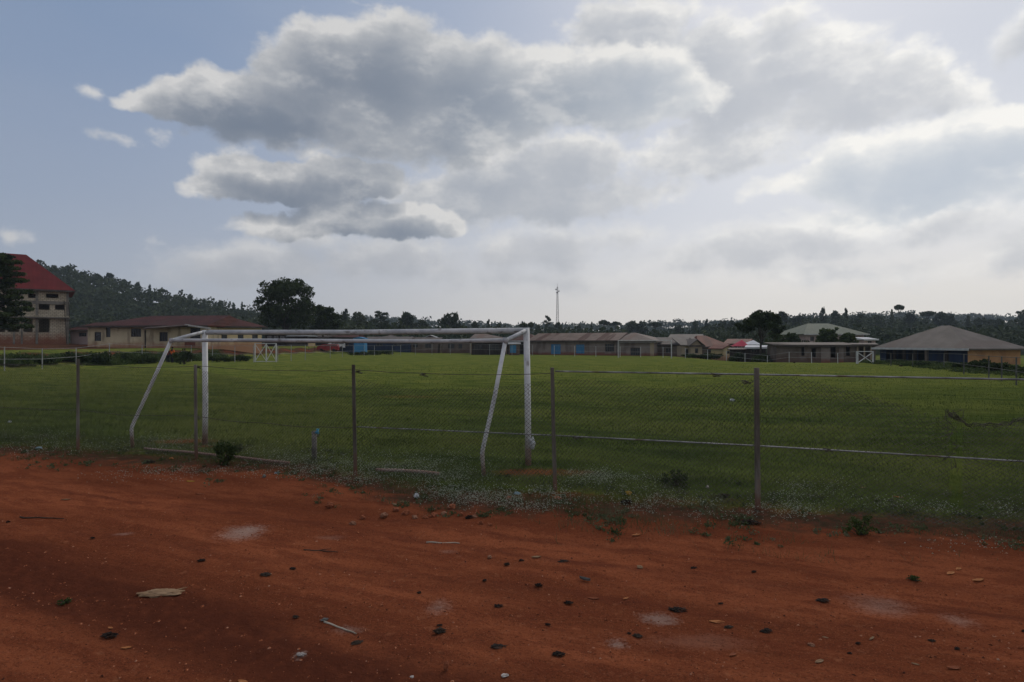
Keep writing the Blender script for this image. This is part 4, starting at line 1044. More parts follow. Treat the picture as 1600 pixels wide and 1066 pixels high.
# ================================================================ mast
mx, my = (871-CX)*430/F, 430
mz = ground_h(mx, my, False)
mast = thing('radio_mast', 'tall thin lattice mast standing on the horizon right of the near goal', 'mast', (mx, my, mz))
Ht = EYE+(HY-446)*430/F-mz
mb = MB(); n = 22
def hw(z): return 1.25-0.95*(z/Ht)
for sx, sy in ((-1,-1),(1,-1),(1,1),(-1,1)): mb.bar((sx*hw(0), sy*hw(0), -1), (sx*hw(Ht*.97), sy*hw(Ht*.97), Ht*.97), 0.16)
cs_ = [(-1,-1),(1,-1),(1,1),(-1,1)]
for i in range(n):
    z0_, z1_ = Ht*.97*i/n, Ht*.97*(i+1)/n
    for k in range(4):
        a_, b_ = cs_[k], cs_[(k+1) % 4]
        mb.bar((a_[0]*hw(z0_), a_[1]*hw(z0_), z0_), (b_[0]*hw(z1_), b_[1]*hw(z1_), z1_), 0.13)
        mb.bar((a_[0]*hw(z1_), a_[1]*hw(z1_), z1_), (b_[0]*hw(z1_), b_[1]*hw(z1_), z1_), 0.12)
M_mast = pmat('mast_steel', [(0.16,0.14,0.135),(0.26,0.24,0.23)], 0.5, 2, 0.7)
mb.build('lattice', M_mast, mast)
for (z_, a_) in ((Ht*0.90, 0.4), (Ht*0.93, 2.5), (Ht*0.87, 4.4)):
    c_ = Vector((0.9*math.cos(a_), 0.9*math.sin(a_), z_)); d_ = Vector((math.cos(a_), math.sin(a_), 0))
    MB().tube([c_, c_+d_*0.12, c_+d_*0.4], [0.15, 0.5, 0.6], 12).build('dish_antenna', M_mast, mast)
MB().tube([(0,0,Ht*.95),(0,0,Ht*1.03)], 0.07, 6).build('lightning_rod', M_mast, mast)

# ================================================================ near goal
def g3(px, py, Y): return at(px, py, Y)
goal = thing('football_goal', 'large white tubular football goal with bent rear stays close to the wire fence', 'goal', (-3.2, 12.1, 0))
off = (-3.2, 12.1, 0)
LT, RT = at(320, 519.5, 13.15), at(822.5, 516.8, 11.05)
LB, RB = at(320.5, 695, 13.2), at(825.5, 728, 11.0)
LB.z = ground_h(LB.x, LB.y)-0.15; RB.z = ground_h(RB.x, RB.y)-0.15
def cap_pt(p, d): return p+Vector(d)
MB().tube([LB, cap_pt(LB, (0.005,0,1.2)), cap_pt(LT, (0,0,0.05))], 0.056, 16).build('post', M_white_pipe, goal, True, off)
MB().tube([RB, cap_pt(RB, (-0.01,0,1.3)), cap_pt(RT, (0,0,0.05))], 0.056, 16).build('post', M_white_pipe, goal, True, off)
cb = [LT.lerp(RT, t) for t in (0.008, 0.25, 0.5, 0.75, 0.992)]
for i, dz_ in enumerate((0, -0.008, -0.018, -0.008, 0)): cb[i].z += dz_
MB().tube(cb, 0.053, 16).build('crossbar', M_white_bar, goal, True, off)
L2, R2 = at(268, 532, 12.5), at(790, 532, 10.35)
rb = [L2.lerp(R2, t) for t in (0.0, 0.3, 0.6, 0.8, 1.0)]
for i, dz_ in enumerate((0, 0.0, -0.012, -0.02, 0)): rb[i].z += dz_
MB().tube(rb, 0.036, 12).build('rear_bar', M_white_bar, goal, True, off)
MB().tube([LT+Vector((-0.02,-0.05,0)), LT.lerp(L2, 0.5)+Vector((0,0,0.012)), L2], 0.037, 12).build('side_arm', M_white_bar, goal, True, off)
MB().tube([RT+Vector((-0.02,-0.05,0)), RT.lerp(R2, 0.5), R2], 0.037, 12).build('side_arm', M_white_bar, goal, True, off)
K1, K2 = at(205.5, 668, 12.72), at(753.5, 706, 10.22)
F1, F2 = at(208, 697, 12.8), at(756.5, 742, 10.26)
F1.z = ground_h(F1.x, F1.y)-0.1; F2.z = ground_h(F2.x, F2.y)-0.1
MB().tube([L2+Vector((0,0,.02)), L2.lerp(K1, .5), K1.lerp(L2, 0.04), K1+Vector((0,0,-0.03)), F1], 0.035, 12).build('rear_stay', M_white_pipe, goal, True, off)
MB().tube([R2+Vector((0,0,.02)), R2.lerp(K2, .5)+Vector((0.015,0,0)), K2.lerp(R2, 0.04), K2+Vector((0,0,-0.03)), F2], 0.036, 12).build('rear_stay', M_white_pipe, goal, True, off)
for p_ in (L2, R2):      # clamp at each rear corner
    MB().tube([p_+Vector((0,0,-0.05)), p_+Vector((0,0,0.05))], 0.047, 12).build('clamp', M_white_bar, goal, True, off)

def crumple(name, label, cat, loc, size, m, seed=1, squash=(1,1,0.7), amp=0.45, freq=2.2, group=None, sub=3, parent=None, rz=0.0):
    bm = bmesh.new(); bmesh.ops.create_icosphere(bm, subdivisions=sub, radius=1.0)
    for v in bm.verts:
        p = v.co.copy(); q_ = Vector((seed*7.13, seed*3.7, seed*1.9))
        k = 1+amp*mnoise.noise(p*freq+q_)+amp*0.5*mnoise.noise(p*freq*2.7+q_)
        v.co = Vector((p.x*squash[0], p.y*squash[1], p.z*squash[2]))*k*size
    me = bpy.data.meshes.new(name); bm.to_mesh(me); bm.free(); me.materials.append(m)
    zmin = min(v.co.z for v in me.vertices)
    for v in me.vertices: v.co.z -= zmin+size*0.08
    o = bpy.data.objects.new(name, me); COL.objects.link(o); o.location = loc; o.rotation_euler = (0, 0, rz)
    if parent: o.parent = parent
    elif label: tag(o, label, cat, group)
    return o
M_bag = pmat('white_plastic_film', [(0.42,0.43,0.44),(0.62,0.63,0.64)], 20, 3, 0.4, trans=0.3)
M_bagblue = pmat('pale_blue_plastic_film', [(0.20,0.30,0.36),(0.34,0.44,0.50)], 20, 3, 0.4, trans=0.3)
b_ = crumple('plastic_bag', 'white plastic rag knotted round the foot of the right near goalpost', 'bag', (RB.x+0.07, RB.y-0.05, 0.30), 0.06, M_bag, 5, (0.8,0.8,1.7))
crumple('knot', None, None, (-0.035, 0.0, 0.13), 0.03, M_bag, 6, (1.3,1,1), parent=b_)

# ================================================================ near chain-link fence
PX = [(-62,688,560),(122,703,561),(307,718,570),(556,745,570),(868,768,574.5),(1184,795,575)]
FP = []
for (px, pb, pt) in PX:
    p = gnd(px, pb); p.z = EYE+(HY-pt)*p.y/F; FP.append(p)
d_ = (FP[-1]-FP[-3])/2
for k in (1, 2): q_ = FP[5]+Vector((3.0*k, -1.25*k, 0)); q_.z = 1.86; FP.append(q_)
lean = [0, 0.0, -0.02, -0.04, -0.05, -0.015, 0.0, 0.0]
nf = thing('chain_link_fence', 'rusty chain-link fence on weathered poles before the near goal, torn at the right', 'fence', (FP[0].x, FP[0].y, 0))
fo = (FP[0].x, FP[0].y, 0)
for i, p in enumerate(FP):
    z0_ = ground_h(p.x, p.y)
    m_ = Vector((p.x+lean[i]*0.6, p.y, p.z*0.5)); r_ = 0.031 if i not in (5,) else 0.037
    MB().tube([(p.x, p.y, z0_-0.2), m_, (p.x+lean[i], p.y, p.z)], [r_, r_*0.97, r_*0.92], 10).build('post', M_post, nf, False, fo)
def rail(name, z0_, z1_, i0, i1, r_, m, sag=0.0, back=0.045, n=10, wob=0.0):
    pts = []
    for i in range(i0, i1):
        a_, b_ = FP[i], FP[i+1]
        for k in range(n+(i == i1-1)):
            t = k/n; q_ = a_.lerp(b_, t); u = (i-i0+t)/(i1-i0)
            q_.z = lerp(z0_, z1_, u)-sag*4*t*(1-t)+wob*mnoise.noise(Vector((q_.x*1.7, 3, z0_*9)))
            q_.y += back; pts.append(q_)
    return MB().tube(pts, r_, 6).build(name, m, nf, True, fo)
rail('top_wire', 1.79, 1.76, 0, 4, 0.005, M_rust_wire, 0.05, wob=0.02)
rail('top_rail', 1.79, 1.795, 4, 7, 0.0125, M_zinc, 0.0)
rail('middle_wire', 0.84, 0.80, 0, 3, 0.0055, M_rust_wire, 0.05, wob=0.03)
rail('middle_rail', 0.82, 0.85, 3, 7, 0.010, M_zinc, 0.0)
# wire ties with their loose tails
for (i, t, z_) in ((1,0.0,1.77),(2,0.0,1.76),(3,0.0,1.75),(3,0.35,1.72),(5,-0.2,1.79),(5,-0.06,1.70),(1,0.99,0.8),(4,0.1,0.83),(5,0.25,0.85)):
    i0_ = i if t >= 0 else i-1
    p = FP[i0_].lerp(FP[i0_+1], t if t >= 0 else 1+t); p.z = z_; p.y += 0.02
    mb = MB(); pts = []
    for k in range(9): pts.append(p+Vector((0.055*math.sin(k*2.1)+0.01*k, 0.03*math.cos(k*2.3), 0.02*math.sin(k*1.3+i)-0.004*k)))
    mb.tube(pts, 0.006, 4); mb.build('wire_tie', M_rust_wire, nf, False, fo)

# top edge of the netting: distance along fence -> height
def top_edge(i, t):
    if i == 0: return 1.74
    if i == 1: return 1.70-0.03*math.sin(t*9)
    if i == 2: return lerp(1.70, 1.48, t)-0.10*math.sin(t*3.14)
    if i == 3: return lerp(1.60, 1.68, t)-0.18*math.sin(t*3.14)
    if i == 4: return 1.66+0.05*math.sin(t*8)-0.05*math.sin(t*3.14) if t < .8 else lerp(1.63, 1.72, (t-.8)/.2)
    if i == 5:
        if t < 0.15: return lerp(1.74, 1.76, t/.15)
        if t < 0.62: return lerp(1.76, 1.42, smooth(0.1, 0.60, t))
        if t < 0.68: return 1.40
        if t < 0.72: return lerp(1.40, 1.28, (t-.68)/.04)
        return lerp(1.28, 1.50, smooth(0.80, 1.0, t))
    return lerp(1.50, 1.74, smooth(0.0, 0.5, t))
def net_panel(i, pitch_=0.066):
    a_, b_ = FP[i], FP[i+1]; L = (b_-a_).xy.length; ncol = int(L/pitch_)
    mb = MB(); wr = 0.0029
    u = Vector((b_.x-a_.x, b_.y-a_.y, 0)).normalized(); nrm = Vector((-u.y, u.x, 0))
    def pt(c, rrow):
        s_ = c*pitch_/2; t = s_/L; q_ = a_.lerp(b_, min(max(t, 0), 1)); z = rrow*pitch_/2+0.03
        gz = ground_h(q_.x, q_.y) if False else 0.0
        bulge = 0.05*mnoise.noise(Vector((q_.x*0.8+3, z*1.3, i)))+0.015*mnoise.noise(Vector((q_.x*3, z*4, 2)))
        dx = 0.02*mnoise.noise(Vector((q_.x*1.9, z*2.1, 8)))+0.008*mnoise.noise(Vector((q_.x*7, z*7, 9)))
        dzz = 0.03*mnoise.noise(Vector((q_.x*1.3, z*1.5, 18)))
        te = top_edge(i, t); z = z*(te/1.74)
        if i == 5:      # netting drags down towards the tear
            z -= 0.08*math.exp(-((t-0.68)/0.12)**2)*z
        return Vector((q_.x, q_.y, z+dzz*min(1, z)))+nrm*(bulge+0.035)+u*dx, t
    rows = int(1.72/(pitch_/2))
    for c in range(0, 2*ncol, 2):
        prev = None
        for r_ in range(rows+1):
            cc = c+(1 if r_ % 2 else 0)
            # each woven wire zigzags between two columns; neighbours hook at the bends
            p, t = pt(cc if (c//2) % 1 == 0 else cc, r_)
            if i == 5 and 0.665 < t < 0.70 and 0.25 < p.z < 1.25+0.1*math.sin(r_): prev = None; continue
            if i == 5 and 0.45 < t < 0.62 and p.z > 1.30 and mnoise.noise(Vector((p.x*4, p.z*4, 0))) > 0.25: prev = None; continue
            if prev is not None: seg(mb, prev, p, wr)
            prev = p
        prev = None
        for r_ in range(rows+1):
            cc = c+(1 if r_ % 2 == 0 else 2)-0
            cc = c+2-(1 if r_ % 2 else 0)
            p, t = pt(cc, r_)
            if i == 5 and 0.665 < t < 0.70 and 0.25 < p.z < 1.25: prev = None; continue
            if prev is not None: seg(mb, prev, p+nrm*0.002, wr)
            prev = p
    return mb.build('wire_netting', M_rust_wire, nf, False, fo)
def seg(mb, a_, b_, r_):
    n = len(mb.v); d = b_-a_
    x = Vector((d.z, 0, -d.x)); x = x.normalized()*r_ if x.length > 1e-6 else Vector((r_,0,0)); y = Vector((0, r_, 0))
    for p in (a_, b_):
        for v in (x, -x*0.5+y*0.87, -x*0.5-y*0.87): mb.v.append(tuple(p+v))
    mb.f += [(n,n+1,n+4,n+3),(n+1,n+2,n+5,n+4),(n+2,n,n+3,n+5)]
for i in range(len(FP)-1): net_panel(i)
# rolled, bunched edge along the sagging part
pts = []
for k in range(30):
    t = 0.66+0.34*k/29; q_ = FP[5].lerp(FP[6], t); q_.z = top_edge(5, t)-0.02+0.012*math.sin(k*1.9)-0.03*math.exp(-((t-0.68)/0.1)**2); q_.y += 0.04; pts.append(q_)
mb = MB()
for j in range(4):
    mb.tube([p+Vector((0.02*math.sin(k*1.7+j*2), 0.012*math.cos(k*2.1+j), 0.022*math.sin(k*1.3+j*1.6))) for k, p in enumerate(pts)], 0.0045, 4)
mb.build('bunched_edge', M_rust_wire, nf, False, fo)
mb = MB(); rr_ = random.Random(4); pts = []
for s_ in range(14):
    t = 0.655+0.04*rr_.random(); q_ = FP[5].lerp(FP[6], t); z = 1.36-0.07*max(0, s_-4)
    pts += [Vector((q_.x+rr_.uniform(-.07,.07), q_.y+0.03+rr_.uniform(-.04,.04), z+rr_.uniform(-.08,.06))) for _ in range(5)]
mb.tube(pts, 0.0035, 4); mb.build('torn_wires', M_rust_wire, nf, False, fo)

M_dim = pmat('dull_dark_post', [(0.07,0.07,0.065),(0.12,0.12,0.11)], 2, 3, 0.8)
# ================================================================ fences round the pitch
def far_fence(name, label, posts, m, mid=True, rh=(1.0, 0.5)):
    pp = []
    for (px, pb, pt) in posts:
        p = gnd(px, pb); p.z = ground_h(p.x, p.y, False); hgt = (pb-pt)*p.y/F; pp.append((p, hgt))
    o0 = (pp[0][0].x, pp[0][0].y, pp[0][0].z)
    root = thing(name, label, 'fence', o0)
    for (p, hh) in pp: MB().tube([(p.x, p.y, p.z-0.3), (p.x, p.y, p.z+hh)], 0.036, 8).build('post', m, root, False, o0)
    for f_ in rh:
        MB().tube([(p.x, p.y+0.06, p.z+hh*f_*0.98) for p, hh in pp], 0.014, 6).build('rail', M_grey_far if m is M_white_far else m, root, False, o0)
    return root
far_fence('perimeter_fence', 'grey post and rail fence along the left side of the pitch',
          [(-60,583.5,540),(7,580,542),(66,577,544.6),(119,573,545.5),(171,569.5,543.5),(222,567.5,544),(299,565.5,540),(332,565.5,540),(367,566.2,540),(396,566.4,540)], M_grey_far)
far_fence('perimeter_fence', 'grey post and rail fence from the double-braced gate to the far left corner',
          [(434,565.5,540),(455,564.3,539),(477,563,539),(516,559.5,540),(535,558,540),(553,556.6,540),(569,556,540),(585,555.8,540),(613,555.5,540),(626,555.3,539),(649,555,538),(675,554.6,536),(703.5,554.4,536),(735,554.5,537),(765,555,538),(800,555.3,538),(832,555.8,538.5)], M_grey_far)
far_fence('perimeter_fence', 'white post and rail fence behind the far goal, ending at the X-braced gate',
          [(866,556.8,540),(898,557,540.5),(931,557.5,541),(969,558,541.5),(1001,558.3,542),(1036,558.8,542.5),(1071,560,544),(1105.7,561.5,546),(1135,562,546.5),(1164,562.5,547),(1199,563.5,548),(1233,566,549.5),(1268,567.3,550.5),(1309,567.8,551.5),(1338,568.5,549)], M_white_far)
far_fence('perimeter_fence', 'dim grey post fence in the long grass at the right edge of the pitch',
          [(1367,569,549),(1392,572,552),(1426,574,552),(1475,577,552),(1506,585,553),(1545,592,556),(1565,596,557),(1588,602,558),(1660,618,560)], M_dim)

def braced_gate(name, label, xs, yb, yt, crosses, doubles, m=M_white_far):
    pts = [gnd(x, yb) for x in xs]
    o0 = pts[0]; g0 = ground_h(o0.x, o0.y, False); root = thing(name, label, 'gate', (o0.x, o0.y, g0))
    H_ = (yb-yt)*o0.y/F; T = lambda p, z: Vector((p.x-o0.x, p.y-o0.y, z))
    for p in pts: MB().bar(T(p, -0.2), T(p, H_), 0.10).build('upright', m, root)
    a_, b_ = pts[0], pts[-1]
    MB().bar(T(a_, H_-0.02)+Vector((0,-0.06,0)), T(b_, H_-0.02)+Vector((0,-0.06,0)), 0.07).build('top_rail', m, root)
    if doubles: MB().bar(T(a_, 0.08)+Vector((0,-0.06,0)), T(b_, 0.08)+Vector((0,-0.06,0)), 0.07).build('bottom_rail', m, root)
    for (p, q_) in zip(pts[:-1], pts[1:]):
        MB().bar(T(p, 0.1)+Vector((0,-0.03,0)), T(q_, H_-0.1)+Vector((0,-0.03,0)), 0.07).build('brace', m, root)
        w_ = 0.07 if crosses else 0.035
        MB().bar(T(p, H_-0.1)+Vector((0,0.04,0)), T(q_, 0.1)+Vector((0,0.04,0)), w_).build('brace', m, root)
    return root
braced_gate('steel_gate', 'white steel gate with two braced bays behind the near crossbar', (398.5, 416, 431.5), 566, 536.5, False, True)
braced_gate('steel_gate', 'white single-bay gate with an X brace left of the blue hall', (1340, 1364), 568.5, 549, True, False)

# far goal
Y1_, Y2_ = 86.7, 84.5
a_ = gnd(966, 559.2); b_ = gnd(1049, 560.0)
fg = thing('football_goal', 'far white goal frame across the pitch in front of the hip-roofed house', 'goal', (a_.x, a_.y, 0))
o0 = (a_.x, a_.y, 0)
ht = 2.44
for p in (a_, b_): MB().tube([(p.x, p.y, -0.2), (p.x, p.y, ht)], 0.055, 8).build('post', M_white_far, fg, False, o0)
MB().tube([(a_.x, a_.y, ht), (b_.x, b_.y, ht)], 0.05, 8).build('crossbar', M_white_far, fg, False, o0)
for p, s_ in ((a_, 1), (b_, 1)):
    MB().tube([(p.x, p.y, ht-0.02), (p.x+0.3, p.y+0.95, ht-0.25), (p.x+0.55, p.y+1.8, -0.1)], 0.03, 6).build('rear_stay', M_grey_far, fg, False, o0)
MB().tube([(a_.x+0.3, a_.y+0.95, ht-0.25), (b_.x+0.3, b_.y+0.95, ht-0.25)], 0.03, 6).build('rear_bar', M_grey_far, fg, False, o0)

# ================================================================ standpipe and pipes on the ground
sp_ = gnd(491, 716); sp_.z = ground_h(sp_.x, sp_.y)
st = thing('standpipe', 'short concrete standpipe post with a blue tap behind the fence', 'tap post', tuple(sp_))
M_conc = pmat('stained_concrete', [(0.12,0.11,0.10),(0.22,0.20,0.18)], 8, 5, 0.95, 0.4)
M_tap = pmat('blue_plastic', [(0.05,0.22,0.34),(0.08,0.32,0.46)], 10, 2, 0.4)
MB().tube([(0,0,-0.2),(0.004,0,0.27),(0,0,0.53)], [0.052,0.049,0.048], 12).build('post', M_conc, st, True)
tp = MB().tube([(0.03,-0.02,0.50),(0.075,-0.03,0.53),(0.08,-0.03,0.48)], [0.022,0.034,0.028], 8).build('tap', M_tap, st, True)
MB().tube([(0.075,-0.03,0.545),(0.075,-0.03,0.575)], [0.02,0.036], 8).build('tap_handle', M_tap, tp, True)
MB().tube([(0.08,-0.03,0.47),(0.085,-0.035,0.43)], [0.015,0.013], 8).build('spout', M_rust_wire, tp, True)
def lying(name, label, cat, p0, p1, r_, m, lift=0.03, n=6, bend=0.0):
    a_, b_ = gnd(*p0), gnd(*p1); pts = []
    for k in range(n+1):
        q_ = a_.lerp(b_, k/n); q_.z = ground_h(q_.x, q_.y)+lift+bend*math.sin(k/n*3.14); pts.append(q_)
    mb = MB().tube(pts, r_, 8); o = mb.build(name, m, None, True, tuple(a_)); o.location = a_
    return tag(o, label, cat)
M_pale_wood = pmat('bleached_wood', [(0.24,0.20,0.15),(0.40,0.35,0.28)], 6, 5, 0.85, 0.3, stretch=(0.3,3,3))
lying('steel_pipe', 'long whitish pipe lying in the weeds behind the second fence pole', 'pipe', (226,704), (452,727), 0.026, M_white_pipe, 0.045)
lying('steel_pipe', 'short pale pipe lying in the white flowers between the middle poles', 'pipe', (588,739), (686,744.5), 0.028, M_white_pipe, 0.05, bend=0.02)

# bushes by the fence
def bush(label, px, py, w_, h_, seed, n=1900, m=M_shrub):
    p = gnd(px, py); k = F/p.y; R = w_/k/2; H_ = h_/k; r = np.random.default_rng(seed); z = ground_h(p.x, p.y)
    root = thing('bush', label, 'bush', (p.x, p.y, z)); st_ = MB(); bl = []
    for i in range(26):
        a = i*2.4; q_ = R*r.uniform(0.1, 0.85); zz = H_*r.uniform(0.12, 0.92)*(1-0.35*(q_/R)**2); e = (q_*math.cos(a), q_*math.sin(a), zz)
        st_.tube([(0,0,-0.03),(e[0]*.5,e[1]*.5,e[2]*.55),e], [0.006,0.004,0.002], 4); bl.append((*e, R*0.24, R*0.24, H_*0.20))
    st_.build('stem', M_bark, root); np_mesh('foliage', leaf_cloud(bl, n, R*0.045+0.006, r, shell=0.1), 4, m, root)
bush('dark twiggy bush at the fence just right of the left near goalpost', 352, 727, 56, 36, 61, 1500)
bush('low dark bush behind the fence right of the right near goalpost', 1056, 760, 48, 26, 62, 900)
bush('small green weed clump on the bare earth at the right, before the torn netting', 1345, 836, 52, 30, 63, 500, M_leaf_mid)
bush('flat scraggy green weed near the left bottom on the dark gravel band', 102, 941, 22, 7, 64, 120, M_leaf_mid)
bush('flat green weed patch in the earth at the right below the weed clump', 1428, 902, 24, 8, 65, 140, M_leaf_mid)
# shrubs on the bank behind the left fence and in front of the blue hall
def far_bush(label, px, top, Y, wpx, seed, m=M_leaf_dark, n=1500):
    x = (px-CX)*Y/F; z = ground_h(x, Y, False); H_ = max(0.5, EYE+(HY-top)*Y/F-z); R = wpx*Y/F/2
    r = np.random.default_rng(seed); root = thing('shrub', label, 'shrub', (x, Y, z), 0, 'shrubs beyond the pitch fence'); st_ = MB(); bl = []
    for i in range(9):
        a = i*2.4; q_ = R*r.uniform(0.2, 0.75); e = (q_*math.cos(a), q_*0.6*math.sin(a), H_*r.uniform(0.3, 0.75))
        st_.tube([(0,0,-0.1),(e[0]*.4,e[1]*.4,e[2]*.6),e], [0.03,0.02,0.01], 5); bl.append((*e, R*0.36, R*0.25, H_*0.28))
    st_.build('stem', M_bark, root); np_mesh('foliage', leaf_cloud(bl, n, 0.10, r, shell=0.2), 4, m, root)
for i, (px, top, Y, w_, lab) in enumerate([
    (112,550,56,44,'dark shrub on the left bank below the pink house'), (152,549,57,52,'broad dark shrub below the dark doorway of the cream building'), (205,552,61,44,'dark shrub on the bank below the triple-barred window'),
    (228,554,62,36,'low shrub on the bank left of the standing people'), (288,549,61,36,'green shrub right in front of the two people by the porch'), (60,560,53,60,'low scrub along the fence below the school'),
    (20,561,51,60,'low scrub at the left frame edge below the school'), (340,556,68,50,'low shrub behind the left near goalpost beyond the fence'), (372,556,70,34,'low shrub left of the double-braced gate'),
    (590,546,104,50,'green shrub in front of the long blue stall'), (560,549,102,34,'green shrub below the bright blue kiosk'), (1085,553,86,44,'low hedge-like shrub below the red-brown roof'), (1110,552,86,36,'green shrub behind the fence left of the cream gable end'),
    (1530,561,48,44,'tall-grass shrub before the orange wall of the blue hall'), (1556,566,45,44,'scrubby shrub at the right edge behind the dim fence'), (1590,572,42,50,'dark scrub at the right frame edge'), (1500,566,50,30,'low weeds before the right corner of the blue hall'),
    (1400,566,62,40,'low weeds before the left half of the blue hall'), (1450,568,55,46,'low weeds before the blue boarded doors'), (1150,551,84,30,'low dark shrub behind the fence under the dark shed'), (1190,552,82,40,'yellowish low shrub behind the fence under the wide-crowned tree')]):
    far_bush(lab, px, top, Y, w_, 70+i)

# ================================================================ things lying about
M_clod = pmat('red_earth_clod', [(0.13,0.040,0.022),(0.24,0.080,0.040),(0.34,0.14,0.075)], 14, 5, 0.95, 0.4, fac=(0.3,0.7))
M_tanstone = pmat('tan_stone', [(0.17,0.075,0.045),(0.30,0.16,0.10)], 14, 5, 0.95, 0.4)
M_orange = pmat('dry_orange_leaf', [(0.28,0.10,0.035),(0.42,0.19,0.08)], 16, 4, 0.85, 0.2)
M_tan = pmat('dry_tan_husk', [(0.17,0.10,0.055),(0.30,0.20,0.12)], 12, 4, 0.9, 0.3, stretch=(0.3,2,2))
M_black = pmat('black_rag', [(0.012,0.010,0.009),(0.030,0.022,0.018),(0.075,0.032,0.020)], 16, 4, 0.9, 0.5)
M_grey = pmat('grey_scrap', [(0.09,0.09,0.085),(0.17,0.165,0.15)], 12, 4, 0.8, 0.3)
M_yellow = pmat('yellow_peel', [(0.34,0.20,0.03),(0.46,0.30,0.06)], 20, 3, 0.8)
M_chalk = pmat('white_crumb', [(0.26,0.22,0.20),(0.48,0.44,0.41)], 20, 3, 0.9, 0.2)
M_twig = pmat('dark_twig', [(0.03,0.022,0.016),(0.06,0.045,0.035)], 10, 3, 0.95, 0.3)
DEB = []
def place(px, py):
    p = gnd(px, py); p.z = ground_h(p.x, p.y); return p, F/p.y
def stone(label, px, py, w, seed, m=M_clod, h=0.65, name='earth_clod', cat='clod', group=None):
    w = w*0.62; p, k = place(px, py+w*0.15); s = w/k/2; p.z -= s*0.22
    return crumple(name, label, cat, p, s, m, seed, (1.0, 0.8, h), 0.5, 1.6, group, 3, rz=seed*1.3)
def rag(label, px, py, w, h, seed, m=M_black, name='rag', cat='rag', group=None, parent=None):
    w = w*0.58; p, k = place(px, py+h*0.2); s = w/k/2; p.z -= s*0.05
    return crumple(name, label, cat, p, s, m, seed, (1.0, 0.6, max(0.09, h/w*0.5)), 1.0, 2.9, group, 4, rz=(seed*0.7) % 0.9-0.4)
def leaf(label, px, py, w, seed, m=M_orange, name='dry_leaf', cat='leaf', group=None, curl=0.35, ratio=0.38):
    """a curled leaf: thin but with real thickness, raised rims and a midrib"""
    p, k = place(px, py); L = w*0.78/k; W = L*ratio; nx, ny = 12, 6; th = 0.0025
    r = random.Random(seed); top = []; f = []
    for i in range(nx+1):
        u = i/nx; ww = W/2*math.sin(math.pi*min(1, max(0.04, u)))**0.7*(1+0.25*mnoise.noise(Vector((u*6, seed, 0))))
        for j in range(ny+1):
            v = j/ny*2-1
            top.append((L*(u-0.5), ww*v, L*curl*(0.16*v*v+0.22*(u-0.5)**2)+0.02*L*mnoise.noise(Vector((u*5, v*3, seed)))+0.004))
    n = len(top); vs = top+[(x, y, z-th) for x, y, z in top]
    for i in range(nx):
        for j in range(ny):
            a = i*(ny+1)+j; q_ = (a, a+ny+1, a+ny+2, a+1); f.append(q_); f.append(tuple(x+n for x in q_[::-1]))
    for i in range(nx):
        for j in (0, ny):
            a = i*(ny+1)+j; b = a+ny+1; f.append((a, b, b+n, a+n) if j else (b, a, a+n, b+n))
    for j in range(ny):
        for i in (0, nx):
            a = i*(ny+1)+j; f.append((a, a+1, a+1+n, a+n) if i else (a+1, a, a+n, a+1+n))
    mb = MB(); mb.add(vs, f); o = mb.build(name, m, None, True); o.location = p; o.rotation_euler = (0, 0, r.uniform(-0.7, 0.7))
    return tag(o, label, cat, group)
def stick(label, p0, p1, r_, seed, m=M_twig, name='stick', cat='stick', group=None, bend=0.04, fork=False):
    a, _ = place(*p0); b, _ = place(*p1); L = (b-a).length; pts = []
    side = Vector((-(b-a).y, (b-a).x, 0)).normalized()
    for i in range(8):
        t = i/7; pts.append(a.lerp(b, t)-a+side*L*bend*mnoise.noise(Vector((t*3, seed, 1)))*2+Vector((0, 0, r_*0.9+0.01*L*abs(mnoise.noise(Vector((t*4, seed, 5)))))))
    mb = MB().tube(pts, [r_*(1-0.5*i/7) for i in range(8)], 7)
    if fork: mb.tube([pts[3], pts[3]+side*L*0.12+(b-a)*0.1, pts[3]+side*L*0.2+(b-a)*0.26], [r_*0.7, r_*0.5, r_*0.3], 5)
    o = mb.build(name, m, None, True); o.location = a
    return tag(o, label, cat, group)

# left part of the road
p_, k_ = place(252, 927); crumple('dry_husk', 'long flat tan husk on the road at the left, largest scrap there', 'husk', p_, 32/k_, M_tan, 12, (1.0, 0.42, 0.13), 0.38, 1.8, None, 4, rz=0.1)
leaf('narrow dry stalk end touching the right of the long tan husk', 283, 922, 24, 2, M_tan, 'dry_husk', 'husk', ratio=0.25)
rag('black clod beneath the orange leaf near the left bottom', 172, 989, 30, 12, 3, M_black, 'charred_clod', 'clod')
leaf('curled orange leaf on the black clod near the left bottom', 173, 979, 14, 4)
leaf('orange leaf right of the black clod at the left bottom', 198, 1011, 20, 5)
rag('small black scrap below the left ashy spill', 315, 880, 16, 6, 6)
rag('small black tuft at the far left edge of the road', 13, 820, 8, 6, 7)
rag('small dark scrap on the road left of the ashy spill', 145, 844, 10, 4, 8)
stick('long thin dark stick lying at the left of the road', (32,811), (100,814), 0.010, 9)
leaf('short pale chip on the road at the far left near the wheel line', 103, 779, 18, 10, M_tan, 'wood_chip', 'chip', ratio=0.25)
leaf('flat brown leaf on the road below the short fence-side weeds', 312, 767, 18, 11, M_clod, ratio=0.3)
leaf('yellowish leaf at the road edge right of the near left bush', 298, 751, 16, 12, M_yellow)
stick('pale stick half buried in front of the dark gravel band', (507,975), (557,992), 0.009, 13, M_pale_wood)
rag('dark grey strip beside the pale half buried stick', 507, 971, 16, 5, 14, M_grey)
rag('white crumbly lump among the gravel near the bottom left', 470, 1022, 18, 6, 15, M_chalk, 'chalk_lump', 'lump')
rag('dark twig litter left of the centre of the road', 415, 901, 24, 7, 16, M_twig, 'leaf_litter', 'litter')
rag('small black scrap between the twig litter and the pale chips', 458, 889, 14, 5, 17)
